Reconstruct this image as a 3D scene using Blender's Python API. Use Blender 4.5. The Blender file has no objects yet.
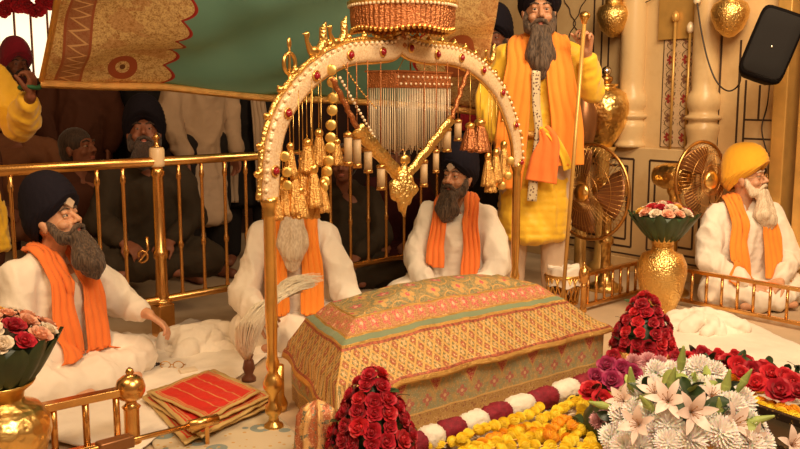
import bpy, bmesh, math, random
from mathutils import Vector, Matrix, Euler, noise
from mathutils.bvhtree import BVHTree
SC = bpy.context.scene
COL = SC.collection
PI = math.pi
R = math.radians
rnd = random.Random(7)

# ---------------------------------------------------------------- camera
FPX, EYE = 900.0, 1.2
PITCH = math.atan(131.5 / FPX)
cam_d = bpy.data.cameras.new('camera')
cam_d.sensor_width = 36.0
cam_d.lens = 36.0 * FPX / 800.0
cam_d.clip_end = 60
cam = bpy.data.objects.new('camera', cam_d)
COL.objects.link(cam)
cam.location = (0, 0, EYE)
cam.rotation_euler = (PI / 2 - PITCH, 0, 0)
SC.camera = cam

# ---------------------------------------------------------------- light, exposure
SC.view_settings.view_transform = 'Standard'
SC.view_settings.look = 'None'
SC.view_settings.exposure = 0.35
SC.view_settings.gamma = 1.0
SC.view_settings.use_curve_mapping = False
SC.cycles.use_denoising = True
SC.cycles.max_bounces = 6
world = bpy.data.worlds.new('world')
SC.world = world
world.use_nodes = True
world.node_tree.nodes['Background'].inputs[0].default_value = (1.0, 0.50, 0.20, 1)
world.node_tree.nodes['Background'].inputs[1].default_value = 0.20


def area(name, loc, target, sx, sy, power, color=(1.0, 0.66, 0.34), spread=PI):
    d = bpy.data.lights.new(name, 'AREA')
    d.shape = 'RECTANGLE'
    d.size, d.size_y, d.energy, d.color, d.spread = sx, sy, power, color, spread
    o = bpy.data.objects.new(name, d)
    COL.objects.link(o)
    o.location = loc
    v = Vector(target) - Vector(loc)
    o.rotation_euler = v.to_track_quat('-Z', 'Y').to_euler()
    return o


area('added_area_front', (0.8, 1.2, 2.7), (0.6, 3.4, 0.2), 1.3, 0.9, 66, (1.0, 0.76, 0.50))  # added warm area light for the bed and faces, no chandelier in view
area('added_area_right', (1.7, 3.2, 3.1), (1.4, 5.2, 0.8), 1.2, 1.0, 50, (1.0, 0.74, 0.44), R(140))  # added area light for the wall side, without a visible fixture
area('added_area_left', (-1.6, 1.9, 2.9), (-1.0, 3.6, 0.4), 1.2, 0.8, 17, (1.0, 0.66, 0.33), R(120))  # weaker added area light on the left, source not in view


# ---------------------------------------------------------------- pixel ray helpers (layout of real positions)
def ray(x, y):
    b = (224.5 - y) / FPX
    return Vector(((x - 400) / FPX, math.cos(PITCH) + b * math.sin(PITCH), -math.sin(PITCH) + b * math.cos(PITCH)))


def P(x, y, z=0.0):
    r = ray(x, y)
    t = (z - EYE) / r.z
    return Vector((r.x * t, r.y * t, z))


def D(x, y, d):
    r = ray(x, y)
    t = d / r.y
    return Vector((r.x * t, d, EYE + r.z * t))


# ---------------------------------------------------------------- object helpers
def tag(o, label=None, cat=None, group=None, kind=None):
    if label: o['label'] = label
    if cat: o['category'] = cat
    if group: o['group'] = group
    if kind: o['kind'] = kind
    return o


def thing(name, loc, label, cat, group=None, rz=0.0):
    o = bpy.data.objects.new(name, None)
    COL.objects.link(o)
    o.empty_display_size = 0.05
    o.location = loc
    o.rotation_euler = (0, 0, rz)
    return tag(o, label, cat, group)


def link(name, me, mats=None, parent=None, loc=None):
    o = bpy.data.objects.new(name, me)
    COL.objects.link(o)
    if mats is not None:
        if not isinstance(mats, (list, tuple)): mats = [mats]
        if len(me.materials): me.materials.clear()
        for m in mats: me.materials.append(m)
    if parent: o.parent = parent
    if loc is not None: o.location = loc
    return o


def copy_tree(o, parent=None):
    c = o.copy()
    COL.objects.link(c)
    c.parent = parent
    for ch in list(o.children):
        copy_tree(ch, c)
    return c


class MB:
    """collects shapes, links them as one mesh object"""
    def __init__(self, M=None):
        self.bm = bmesh.new()
        self.M = M or Matrix.Identity(4)
        self.mi = 0

    def face(self, vs):
        try:
            f = self.bm.faces.new(vs)
            f.material_index = self.mi
            f.smooth = True
            return f
        except ValueError:
            return None

    def grid(self, pts, cu=False, cv=False):
        vs = [[self.bm.verts.new(self.M @ Vector(p)) for p in row] for row in pts]
        nu, nv = len(vs), len(vs[0])
        for i in range(nu if cu else nu - 1):
            for j in range(nv if cv else nv - 1):
                self.face([vs[i][j], vs[(i + 1) % nu][j], vs[(i + 1) % nu][(j + 1) % nv], vs[i][(j + 1) % nv]])
        return vs

    def box(self, c, s, rz=0.0, rot=None, bev=0.0):
        m = Matrix.Translation(Vector(c)) @ (rot.to_4x4() if rot else Matrix.Rotation(rz, 4, 'Z'))
        x, y, z = s[0] / 2, s[1] / 2, s[2] / 2
        v = [self.bm.verts.new(self.M @ (m @ Vector((a * x, b * y, d * z)))) for a in (-1, 1) for b in (-1, 1) for d in (-1, 1)]
        fs = []
        for q in ((0, 1, 3, 2), (4, 6, 7, 5), (0, 4, 5, 1), (2, 3, 7, 6), (0, 2, 6, 4), (1, 5, 7, 3)):
            f = self.bm.faces.new([v[i] for i in q])
            f.material_index = self.mi
            fs.append(f)
        if bev > 0:
            es = list({e for f in fs for e in f.edges})
            r = bmesh.ops.bevel(self.bm, geom=es, offset=bev, segments=2, affect='EDGES', profile=0.5)
            for f in r['faces']: f.smooth = True
        return self

    def cap(self, a, b, ra, rb, n=12, h=4):
        a, b = Vector(a), Vector(b)
        d = b - a
        if d.length < 1e-6: d = Vector((0, 0, 1e-5))
        q = d.to_track_quat('Z', 'Y')
        rows = []
        for k in range(h + 1):
            t = -PI / 2 + PI / 2 * k / h
            rows.append((a, ra * math.cos(t), ra * math.sin(t)))
        for k in range(h + 1):
            t = PI / 2 * k / h
            rows.append((b, rb * math.cos(t), rb * math.sin(t)))
        pts = []
        for c, r_, o in rows:
            r_ = max(r_, 1e-4)
            pts.append([c + q @ Vector((r_ * math.cos(2 * PI * j / n), r_ * math.sin(2 * PI * j / n), o)) for j in range(n)])
        vs = self.grid(pts, cv=True)
        self.face(list(reversed(vs[0])))
        self.face(vs[-1])
        return self

    def chain(self, pts, rs, n=12):
        for i in range(len(pts) - 1):
            self.cap(pts[i], pts[i + 1], rs[i], rs[i + 1], n)
        return self

    def ell(self, c, r, rot=None, n=16, m=10):
        mm = Matrix.Translation(Vector(c))
        if rot: mm = mm @ Euler(rot).to_matrix().to_4x4()
        pts = []
        for i in range(m + 1):
            t = -PI / 2 + PI * i / m
            cr = max(math.cos(t), 1e-4)
            pts.append([mm @ Vector((r[0] * cr * math.cos(2 * PI * j / n), r[1] * cr * math.sin(2 * PI * j / n), r[2] * math.sin(t))) for j in range(n)])
        vs = self.grid(pts, cv=True)
        self.face(list(reversed(vs[0])))
        self.face(vs[-1])
        return self

    def lathe(self, prof, c=(0, 0, 0), n=32, rip=0.0, k=0, axis=None):
        c = Vector(c)
        q = axis.to_track_quat('Z', 'Y') if axis is not None else None
        pts = []
        for r_, z in prof:
            row = []
            for j in range(n):
                a = 2 * PI * j / n
                rr = r_ * (1 + rip * math.cos(k * a)) if k else r_
                v = Vector((rr * math.cos(a), rr * math.sin(a), z))
                if q: v = q @ v
                row.append(c + v)
            pts.append(row)
        vs = self.grid(pts, cv=True)
        if prof[0][0] > 1e-5: self.face(list(reversed(vs[0])))
        if prof[-1][0] > 1e-5: self.face(vs[-1])
        return self

    def tube(self, pts, r, n=8, closed=False):
        pts = [Vector(p) for p in pts]
        m = len(pts)
        rows = []
        up = None
        for i, p in enumerate(pts):
            if closed: t = pts[(i + 1) % m] - pts[i - 1]
            else: t = pts[min(i + 1, m - 1)] - pts[max(i - 1, 0)]
            t.normalize()
            if up is None:
                up = t.orthogonal().normalized()
            up = (up - t * up.dot(t))
            if up.length < 1e-6: up = t.orthogonal()
            up.normalize()
            s = t.cross(up)
            rr = r[i] if isinstance(r, (list, tuple)) else r
            rows.append([p + (up * math.cos(2 * PI * j / n) + s * math.sin(2 * PI * j / n)) * rr for j in range(n)])
        vs = self.grid(rows, cu=closed, cv=True)
        if not closed:
            self.face(list(reversed(vs[0])))
            self.face(vs[-1])
        return self

    def build(self, name, mats, parent=None, loc=None, flat=False):
        bmesh.ops.recalc_face_normals(self.bm, faces=self.bm.faces[:])
        me = bpy.data.meshes.new(name)
        self.bm.to_mesh(me)
        self.bm.free()
        if flat:
            for p in me.polygons: p.use_smooth = False
        return link(name, me, mats, parent, loc)

    def remesh(self, name, mats, parent, voxel=0.01, smooth=3, loc=None, fold=None):
        """joins the overlapping volumes into one continuous skin"""
        bmesh.ops.recalc_face_normals(self.bm, faces=self.bm.faces[:])
        me = bpy.data.meshes.new(name)
        self.bm.to_mesh(me)
        self.bm.free()
        tmp = bpy.data.objects.new('tmp', me)
        COL.objects.link(tmp)
        md = tmp.modifiers.new('r', 'REMESH')
        md.mode = 'VOXEL'
        md.voxel_size = voxel
        if smooth:
            sm = tmp.modifiers.new('s', 'SMOOTH')
            sm.iterations = smooth
            sm.factor = 0.5
        dg = bpy.context.evaluated_depsgraph_get()
        dg.update()
        me2 = bpy.data.meshes.new_from_object(tmp.evaluated_get(dg))
        bpy.data.objects.remove(tmp)
        bpy.data.meshes.remove(me)
        me2.name = name
        if fold:
            nrm = [v.normal.copy() for v in me2.vertices]
            for v, nn in zip(me2.vertices, nrm):
                v.co += nn * fold(v.co)
        for p in me2.polygons: p.use_smooth = True
        return link(name, me2, mats, parent, loc)


def ridged(p, s, seed=0.0):
    v = Vector((p[0] * s[0] + seed, p[1] * s[1] + seed * 0.7, p[2] * s[2] - seed))
    return 1 - 2 * abs(noise.noise(v))


# ---------------------------------------------------------------- material helpers
class V:
    """a node socket with arithmetic"""
    def __init__(self, g, s): self.g, self.s = g, s
    def _m(self, op, *a): return self.g.math(op, self, *a)
    def __add__(self, o): return self._m('ADD', o)
    def __sub__(self, o): return self._m('SUBTRACT', o)
    def __rsub__(self, o): return self.g.math('SUBTRACT', o, self)
    def __mul__(self, o): return self._m('MULTIPLY', o)
    __radd__ = __add__
    __rmul__ = __mul__
    def __truediv__(self, o): return self._m('DIVIDE', o)
    def frac(self): return self._m('FRACT')
    def abs(self): return self._m('ABSOLUTE')
    def lt(self, o): return self._m('LESS_THAN', o)
    def gt(self, o): return self._m('GREATER_THAN', o)
    def mx(self, o): return self._m('MAXIMUM', o)
    def mn(self, o): return self._m('MINIMUM', o)
    def cos(self): return self._m('COSINE')
    def sin(self): return self._m('SINE')


class G:
    def __init__(self, name):
        self.m = bpy.data.materials.new(name)
        self.m.use_nodes = True
        self.t = self.m.node_tree
        self.b = self.t.nodes['Principled BSDF']
        self._c = {}

    def node(self, ty, **kw):
        n = self.t.nodes.new(ty)
        for k, v in kw.items(): setattr(n, k, v)
        return n

    def put(self, sock, v):
        if isinstance(v, V): self.t.links.new(v.s, sock)
        elif isinstance(v, (int, float)): sock.default_value = v
        else:
            sock.default_value = (*v, 1.0) if len(v) == 3 and len(sock.default_value) == 4 else v

    def math(self, op, *a):
        n = self.node('ShaderNodeMath', operation=op)
        for i, v in enumerate(a): self.put(n.inputs[i], v)
        return V(self, n.outputs[0])

    def coord(self, kind='Object'):
        if kind not in self._c:
            if 'tc' not in self._c: self._c['tc'] = self.node('ShaderNodeTexCoord')
            self._c[kind] = V(self, self._c['tc'].outputs[kind])
        return self._c[kind]

    def xyz(self, v):
        n = self.node('ShaderNodeSeparateXYZ')
        self.put(n.inputs[0], v)
        return [V(self, n.outputs[i]) for i in range(3)]

    def vec(self, x, y, z=0.0):
        n = self.node('ShaderNodeCombineXYZ')
        for i, q in enumerate((x, y, z)): self.put(n.inputs[i], q)
        return V(self, n.outputs[0])

    def scaled(self, v, s):
        n = self.node('ShaderNodeMapping')
        self.put(n.inputs['Vector'], v)
        n.inputs['Scale'].default_value = s
        return V(self, n.outputs[0])

    def noise(self, scale, detail=3.0, v=None, rough=0.5):
        n = self.node('ShaderNodeTexNoise')
        self.put(n.inputs['Vector'], v or self.coord())
        n.inputs['Scale'].default_value = scale
        n.inputs['Detail'].default_value = detail
        n.inputs['Roughness'].default_value = rough
        return V(self, n.outputs['Fac'])

    def voro(self, scale, v=None, feature='F1', out='Distance'):
        n = self.node('ShaderNodeTexVoronoi', feature=feature)
        self.put(n.inputs['Vector'], v or self.coord())
        n.inputs['Scale'].default_value = scale
        return V(self, n.outputs[out])

    def ramp(self, f, lo, hi):
        n = self.node('ShaderNodeMapRange')
        self.put(n.inputs[0], f)
        n.inputs[1].default_value, n.inputs[2].default_value = lo, hi
        return V(self, n.outputs[0])

    def mix(self, f, a, b):
        n = self.node('ShaderNodeMix', data_type='RGBA')
        self.put(n.inputs[0], f)
        self.put(n.inputs[6], a)
        self.put(n.inputs[7], b)
        return V(self, n.outputs[2])

    def bump(self, h, strength=0.3, dist=0.002):
        n = self.node('ShaderNodeBump')
        self.put(n.inputs['Height'], h)
        n.inputs['Strength'].default_value = strength
        n.inputs['Distance'].default_value = dist
        self.t.links.new(n.outputs[0], self.b.inputs['Normal'])

    def out(self, color, rough=0.6, metal=0.0, spec=None, sheen=0.0, sss=0.0):
        self.put(self.b.inputs['Base Color'], color)
        self.put(self.b.inputs['Roughness'], rough)
        self.put(self.b.inputs['Metallic'], metal)
        if spec is not None: self.b.inputs['Specular IOR Level'].default_value = spec
        if sheen:
            self.b.inputs['Sheen Weight'].default_value = sheen
        if sss:
            self.b.inputs['Subsurface Weight'].default_value = sss
            self.b.inputs['Subsurface Radius'].default_value = (0.02, 0.008, 0.004)
            self.b.inputs['Subsurface Scale'].default_value = 0.3
        return self.m


def mul(c, k): return tuple(min(1.0, x * k) for x in c)


def plain(name, c, rough=0.6, metal=0.0, var=0.12, vs=6.0, bump=0.15, bs=60.0, bd=0.002, spec=None, sheen=0.0, sss=0.0, obj=0.0):
    g = G(name)
    n = g.noise(vs, 4)
    f = g.ramp(n, 0.3, 0.7)
    col = g.mix(f, mul(c, 1 - var), mul(c, 1 + var))
    if obj:
        oi = g.node('ShaderNodeObjectInfo')
        col = g.mix(V(g, oi.outputs['Random']) * obj, col, mul(c, 0.45))
    if bump: g.bump(g.noise(bs, 3), bump, bd)
    return g.out(col, rough, metal, spec, sheen, sss)


def cloth(name, c, rough=0.85, weave=900.0, var=0.08, sheen=0.2, obj=0.0):
    g = G(name)
    f = g.ramp(g.noise(5, 4), 0.3, 0.7)
    col = g.mix(f, mul(c, 1 - var), mul(c, 1 + var))
    if obj:
        oi = g.node('ShaderNodeObjectInfo')
        col = g.mix(V(g, oi.outputs['Random']) * obj, col, mul(c, 0.5))
    g.bump(g.noise(28, 5) + g.noise(weave * 0.4, 2) * 0.2, 0.35, 0.006)
    return g.out(col, rough, 0.0, 0.25, sheen)


def gold(name, c=(0.86, 0.53, 0.16), rough=0.28, emb=0.0, es=40.0, var=0.15):
    g = G(name)
    n = g.noise(14, 4)
    col = g.mix(g.ramp(n, 0.3, 0.7), mul(c, 1 - var), mul(c, 1 + var))
    h = g.noise(60, 2) * 0.15
    if emb:
        h = h + g.voro(es, None, 'SMOOTH_F1') * 1.0 + g.noise(es * 0.7, 2) * 0.6
        g.bump(h, emb, 0.006)
    else:
        g.bump(h, 0.25, 0.002)
    return g.out(col, rough, 1.0)


M = {}
M['gold'] = gold('polished gold')
M['gold_dark'] = gold('aged brass', (0.62, 0.34, 0.11), 0.33)
M['brass'] = gold('rail brass', (0.78, 0.44, 0.15), 0.27)
M['gold_emb'] = gold('embossed gold', (0.88, 0.58, 0.20), 0.30, 0.9, 38.0)
M['gold_fine'] = gold('fine embossed gold', (0.88, 0.58, 0.20), 0.34, 0.8, 110.0)
M['gold_thread'] = gold('gold thread', (0.85, 0.50, 0.16), 0.42, 0.7, 260.0)
M['copper'] = gold('copper thread', (0.55, 0.22, 0.09), 0.45, 0.7, 200.0)
M['gilt'] = plain('gilded wood', (0.62, 0.36, 0.10), 0.35, 0.35, 0.12, 10, 0.3, 40)
M['white'] = cloth('white cotton', (0.84, 0.76, 0.66))
M['ivory'] = plain('ivory tube', (0.50, 0.34, 0.18), 0.5)
M['sheet'] = cloth('white sheet', (0.82, 0.74, 0.64))
M['cream'] = cloth('cream cotton', (0.72, 0.60, 0.45))
M['orange'] = cloth('saffron cloth', (0.85, 0.21, 0.045), sheen=0.1)
M['orange2'] = cloth('bright saffron cloth', (0.90, 0.29, 0.04), sheen=0.1)
M['yellow'] = cloth('yellow silk', (0.86, 0.52, 0.035), 0.5, sheen=0.3)
M['turban_yellow'] = cloth('yellow turban cloth', (0.88, 0.45, 0.03))
M['navy'] = cloth('navy turban cloth', (0.008, 0.006, 0.013), 0.9, sheen=0.0)
M['crimson'] = cloth('crimson turban cloth', (0.30, 0.012, 0.03))
M['black'] = cloth('black cloth', (0.012, 0.009, 0.009), sheen=0.0)
M['brown'] = cloth('brown cloth', (0.075, 0.024, 0.012), sheen=0.0)  # brown darkened in colour for the dim hall crowd
M['maroon'] = cloth('maroon cloth', (0.045, 0.006, 0.006), sheen=0.0)  # hall dimness painted into the maroon
M['olive'] = cloth('olive cloth', (0.035, 0.024, 0.014), sheen=0.0)  # olive lowered to stand for the shade behind the railing
M['peach'] = cloth('peach cloth', (0.19, 0.075, 0.035), sheen=0.0)  # peach kept dark in place of the hall's shade
M['tunic'] = cloth('dim white tunic', (0.40, 0.28, 0.19), sheen=0.0)  # white cloth with the hall's shade put into its colour
M['muted'] = cloth('dusty white cloth', (0.62, 0.46, 0.33), sheen=0.0)  # white cloth toned darker and browner than the robe cotton
M['skin'] = plain('skin', (0.50, 0.24, 0.13), 0.5, 0, 0.10, 30, 0.15, 300, 0.001, sss=0.15)
M['skin_light'] = plain('light skin', (0.60, 0.31, 0.18), 0.5, 0, 0.10, 30, 0.15, 300, 0.001, sss=0.15)
M['skin_dimmed'] = plain('dimmed hall skin', (0.22, 0.075, 0.038), 0.6, 0, 0.10, 30, 0.15, 300, 0.001)  # crowd skin darkened in colour to imitate the dim hall
M['eye_white'] = plain('eye white', (0.42, 0.35, 0.29), 0.3, 0, 0.02)
M['iris'] = plain('iris', (0.02, 0.01, 0.006), 0.15, 0, 0.02)
M['lip'] = plain('lip', (0.42, 0.13, 0.09), 0.45, 0, 0.05)


def hair(name, c1, c2):
    g = G(name)
    v = g.scaled(g.coord(), (1, 1, 0.10))
    n = g.noise(170, 4, v)
    col = g.mix(g.ramp(n, 0.35, 0.65), c1, c2)
    g.bump(n, 0.8, 0.004)
    return g.out(col, 0.6, 0, 0.3, 0.2)


M['hair_dark'] = hair('dark hair', (0.020, 0.010, 0.007), (0.07, 0.04, 0.028))
M['hair_grey'] = hair('greying hair', (0.022, 0.012, 0.008), (0.13, 0.08, 0.05))
M['hair_white'] = hair('white hair', (0.55, 0.42, 0.29), (0.80, 0.68, 0.52))
M['whisk'] = hair('whisk hair', (0.85, 0.72, 0.52), (0.98, 0.90, 0.72))
M['marble'] = None


def marble():
    g = G('cream marble')
    w = g.ramp(g.noise(2.2, 6, None, 0.65), 0.42, 0.62)
    col = g.mix(w, (0.70, 0.50, 0.26), (0.58, 0.38, 0.18))
    g.bump(g.noise(20, 3), 0.05, 0.002)
    return g.out(col, 0.32, 0, 0.4)


M['marble'] = marble()
M['inlay'] = plain('dark stone inlay', (0.055, 0.03, 0.02), 0.4)
M['dark_wall'] = plain('dim hall wall', (0.035, 0.011, 0.007), 0.9, 0, 0.5, 1.5)  # hall darkness painted into the wall and ceiling colour
M['dark_floor'] = plain('dim hall floor', (0.05, 0.02, 0.012), 0.6, 0, 0.4, 2)  # floor colour darkened to match the unlit hall
M['plastic'] = plain('black plastic', (0.0035, 0.002, 0.002), 0.75, spec=0.08)
M['grille'] = plain('speaker grille cloth', (0.005, 0.003, 0.003), 0.9, 0, 0.1, 6, 0.8, 700)
M['wire'] = plain('cable', (0.03, 0.015, 0.01), 0.5)
M['leaf'] = plain('dark leaf', (0.030, 0.060, 0.020), 0.4, 0, 0.3, 20, 0.3, 60, obj=0.5)
M['leaf_light'] = plain('fresh green bud', (0.42, 0.52, 0.14), 0.45, 0, 0.2, 20, 0.3, 60, obj=0.3)
M['rose_red'] = plain('crimson rose petal', (0.52, 0.008, 0.030), 0.55, 0, 0.2, 30, 0.3, 90, sheen=0.1, obj=0.45)
M['rose_bright'] = plain('red rose petal', (0.66, 0.020, 0.035), 0.5, 0, 0.2, 30, 0.3, 90, sheen=0.1, obj=0.3)
M['rose_magenta'] = plain('magenta rose petal', (0.42, 0.03, 0.12), 0.5, 0, 0.2, 30, 0.3, 90, sheen=0.1, obj=0.3)
M['rose_white'] = plain('white rose petal', (0.85, 0.74, 0.60), 0.5, 0, 0.05, 30, 0.2, 90, obj=0.1)
M['rose_peach'] = plain('peach rose petal', (0.86, 0.48, 0.33), 0.5, 0, 0.1, 30, 0.2, 90, obj=0.15)
M['rose_yellow'] = plain('yellow rose petal', (0.88, 0.55, 0.10), 0.5, 0, 0.1, 30, 0.2, 90, obj=0.15)
M['mum_white'] = plain('white chrysanthemum petal', (0.98, 0.92, 0.87), 0.55, 0, 0.03, 40, 0.2, 90, obj=0.04, sss=0.35)
M['mum_pink'] = plain('pink chrysanthemum petal', (0.72, 0.36, 0.40), 0.55, 0, 0.1, 40, 0.2, 90, obj=0.2)
M['lily'] = plain('pale pink lily petal', (0.94, 0.74, 0.66), 0.45, 0, 0.12, 14, 0.3, 60, obj=0.15)
M['stamen'] = plain('lily stamen', (0.35, 0.14, 0.02), 0.6)
M['marigold'] = plain('yellow marigold petal', (0.95, 0.74, 0.05), 0.6, 0, 0.06, 40, 0.2, 90, obj=0.08)
M['marigold_o'] = plain('orange marigold petal', (0.92, 0.44, 0.02), 0.6, 0, 0.12, 40, 0.3, 90, obj=0.15)
M['floret_white'] = plain('white floret', (0.86, 0.78, 0.66), 0.7, 0, 0.06, 60, 0.8, 220, 0.004)
M['floret_maroon'] = plain('maroon floret', (0.24, 0.006, 0.022), 0.7, 0, 0.3, 60, 0.8, 220, 0.004)
M['bowl_dark'] = plain('dark bowl', (0.05, 0.035, 0.02), 0.35, 0.3)
M['pearl'] = plain('pearl', (0.86, 0.70, 0.48), 0.25, 0.1, 0.06)
M['ruby'] = plain('ruby stone', (0.30, 0.01, 0.02), 0.12)
M['silver'] = gold('silver ball', (0.8, 0.75, 0.68), 0.18)


def pearl_band():
    g = G('pearl studded band')
    h = g.voro(150, None, 'SMOOTH_F1')
    col = g.mix(g.ramp(h, 0.35, 0.8), (0.88, 0.68, 0.44), (0.70, 0.44, 0.22))
    g.bump(1 - h, 0.6, 0.003)
    return g.out(col, 0.3, 0.15)


M['pearl_band'] = pearl_band()


# --- embroidered textiles; u, v in metres
def rosette(g, cx, cy, petals=5.0, r=0.3):
    """mask of a flower in a unit cell whose centre is 0,0"""
    ln = g.math('SQRT', cx * cx + cy * cy)
    th = g.math('ARCTAN2', cy, cx)
    rad = ((th * (petals / 2)).cos().abs() * 0.55 + 0.45) * r
    return ln.lt(rad), ln.lt(r * 0.28)


def glitter(g, col, k=0.55):  # bright specks in the colour stand for glints of metal thread
    s = g.noise(230, 1, g.coord('Object'), 0.8).gt(0.635)
    return g.mix(s * k, col, (1.0, 0.80, 0.50))


GOLDC = (0.62, 0.36, 0.11)


def brocade_lattice():
    g = G('gold lattice brocade')
    u, v, _ = g.xyz(g.coord('UV'))
    k = 1 / 0.042
    a = ((u + v) * k).frac() - 0.5
    b = ((u - v) * k).frac() - 0.5
    line = a.abs().gt(0.37).mx(b.abs().gt(0.37))
    fl, ce = rosette(g, a, b, 4.0, 0.34)
    alt = ((u + v) * k * 0.5).frac().gt(0.5)
    ground = g.mix(alt, (0.26, 0.11, 0.035), (0.17, 0.17, 0.07))
    fcol = g.mix(alt, (0.42, 0.08, 0.05), (0.62, 0.40, 0.18))
    col = g.mix(fl, ground, fcol)
    col = g.mix(ce, col, (0.75, 0.52, 0.24))
    col = g.mix(line, col, (0.64, 0.38, 0.11))
    n = g.ramp(g.noise(120, 3), 0.35, 0.65)
    col = g.mix(n * 0.45, col, (0.52, 0.26, 0.07))
    g.bump(line + fl * 0.6 + g.noise(300, 2), 0.6, 0.003)
    return g.out(glitter(g, col), 0.45, 0.35)


def brocade_border():
    g = G('pink floral border brocade')
    u, v, _ = g.xyz(g.coord('UV'))
    k = 1 / 0.055
    a = (u * k).frac() - 0.5
    b = (v * k).frac() - 0.5
    fl, ce = rosette(g, a, b, 5.0, 0.42)
    col = g.mix(fl, (0.42, 0.15, 0.07), (0.60, 0.06, 0.11))
    col = g.mix(ce, col, (0.85, 0.50, 0.38))
    fil = g.voro(150, g.coord('UV'), 'DISTANCE_TO_EDGE').lt(0.06)
    col = g.mix(fil, col, (0.66, 0.40, 0.13))
    g.bump(fl + fil + g.noise(300, 2), 0.5, 0.003)
    return g.out(glitter(g, col), 0.5, 0.25)


def brocade_field(cell=0.13, base=(0.20, 0.21, 0.115), dens=60):
    g = G('teal field brocade')
    u, v, _ = g.xyz(g.coord('UV'))
    k = 1 / cell
    a = (u * k).frac() - 0.5
    b = (v * k).frac() - 0.5
    fl, ce = rosette(g, a, b, 5.0, 0.20)
    a2 = (u * k + 0.5).frac() - 0.5
    b2 = (v * k + 0.5).frac() - 0.5
    f2, c2 = rosette(g, a2, b2, 4.0, 0.26)
    ring = g.math('SQRT', a * a + b * b)
    ringm = ring.gt(0.33) * ring.lt(0.37)
    fil = g.voro(dens, g.coord('UV'), 'DISTANCE_TO_EDGE').lt(0.05)
    col = g.mix(fil, base, (0.52, 0.32, 0.11))
    col = g.mix(g.ramp(g.noise(40, 3), 0.45, 0.6) * 0.5, col, (0.50, 0.30, 0.10))
    col = g.mix(f2, col, (0.60, 0.36, 0.12))
    col = g.mix(c2, col, (0.60, 0.10, 0.12))
    col = g.mix(fl, col, (0.60, 0.12, 0.14))
    col = g.mix(ce, col, (0.85, 0.6, 0.4))
    col = g.mix(ringm, col, GOLDC)
    g.bump(fl + f2 + fil + ringm, 0.5, 0.003)
    return g.out(glitter(g, col), 0.5, 0.25)


def brocade_skirt():
    g = G('skirt brocade')
    u, v, _ = g.xyz(g.coord('UV'))          # v = height above the floor
    k = 1 / 0.17
    a = (u * k).frac() - 0.5
    tri = (a.abs() * 0.17 * 1.3).lt((v - 0.125) * 0.75) * v.gt(0.125)
    edge = ((a.abs() * 0.17 * 1.3) - (v - 0.125) * 0.75).abs().lt(0.005) * v.gt(0.12)
    a3 = (u * k * 2).frac() - 0.5
    b3 = (v - 0.105) * (2 * k)
    fl, ce = rosette(g, a3, b3, 4.0, 0.28)
    base = g.mix(g.ramp(g.noise(50, 3), 0.4, 0.65), (0.36, 0.38, 0.22), (0.66, 0.44, 0.17))
    fil = g.voro(110, g.coord('UV'), 'DISTANCE_TO_EDGE').lt(0.05)
    col = g.mix(fil, base, (0.55, 0.34, 0.12))
    col = g.mix(tri, col, (0.52, 0.08, 0.08))
    col = g.mix(tri * fil, col, (0.66, 0.38, 0.14))
    col = g.mix(edge, col, (0.66, 0.42, 0.14))
    col = g.mix(fl, col, (0.58, 0.20, 0.14))
    col = g.mix(ce, col, (0.8, 0.55, 0.3))
    low = v.lt(0.062)
    lc = g.mix(g.voro(70, g.coord('UV')).lt(0.28), (0.50, 0.30, 0.10), (0.35, 0.14, 0.07))
    col = g.mix(low, col, lc)
    ln = (v - 0.064).abs().lt(0.0035)
    col = g.mix(ln, col, (0.75, 0.48, 0.16))
    g.bump(fl + fil + ln, 0.5, 0.003)
    return g.out(glitter(g, col), 0.5, 0.25)


M['br_lattice'] = brocade_lattice()
M['br_border'] = brocade_border()
M['br_field'] = brocade_field()
M['br_skirt'] = brocade_skirt()
M['teal_band'] = cloth('teal satin stripe', (0.20, 0.25, 0.14), 0.45)
M['gold_band'] = gold('gold edging', (0.72, 0.44, 0.14), 0.5, 0.8, 300)
M['red_dots'] = plain('red and gold braid', (0.38, 0.10, 0.05), 0.5, 0.3, 0.6, 90, 0.6, 200)


# ================================================================ SETTING
# platform floor, back wall running from back left to front right
FL = P(335, 460)
LD = Vector((0.78, 0.626, 0)).normalized()       # long direction of the platform
WD = Vector((-LD.y, LD.x, 0))                    # across it
W0 = Vector((1.10, 6.74, 0))
WU = Vector((0.62, -0.7846, 0)).normalized()
WN = Vector((-WU.y, WU.x, 0)) * -1
if WN.y > 0: WN = -WN


def ucoord(px, off=0.0):
    """distance along the back wall of the point seen at picture column px"""
    r = (px - 400) / FPX
    o = W0 + WN * off
    return (r * o.y - o.x) / (WU.x - r * WU.y)


def WP(u, off, z): return W0 + WU * u + WN * off + Vector((0, 0, z))


def wz(py, u, off=0.0):
    p = WP(u, off, 0)
    b = (224.5 - py) / FPX
    Y = math.cos(PITCH) + b * math.sin(PITCH)
    return EYE + (-math.sin(PITCH) + b * math.cos(PITCH)) * p.y / Y


def struct(o): o['kind'] = 'structure'; return o


M['floor'] = plain('pale platform carpet', (0.52, 0.38, 0.25), 0.8, 0, 0.15, 3, 0.3, 200)
m = MB(); m.box((0.9, 3.9, -0.03), (9.0, 7.6, 0.06)); struct(m.build('floor', M['floor'])).location.z = 0
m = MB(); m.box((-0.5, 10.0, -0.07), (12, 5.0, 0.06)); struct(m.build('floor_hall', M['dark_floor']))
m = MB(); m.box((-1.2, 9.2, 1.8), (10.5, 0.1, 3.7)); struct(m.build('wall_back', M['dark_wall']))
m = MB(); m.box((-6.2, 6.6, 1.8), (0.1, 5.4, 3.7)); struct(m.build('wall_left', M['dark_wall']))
m = MB(); m.box((-2.4, 7.4, 3.3), (7.8, 3.7, 0.08)); struct(m.build('ceiling', M['dark_wall']))

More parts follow.
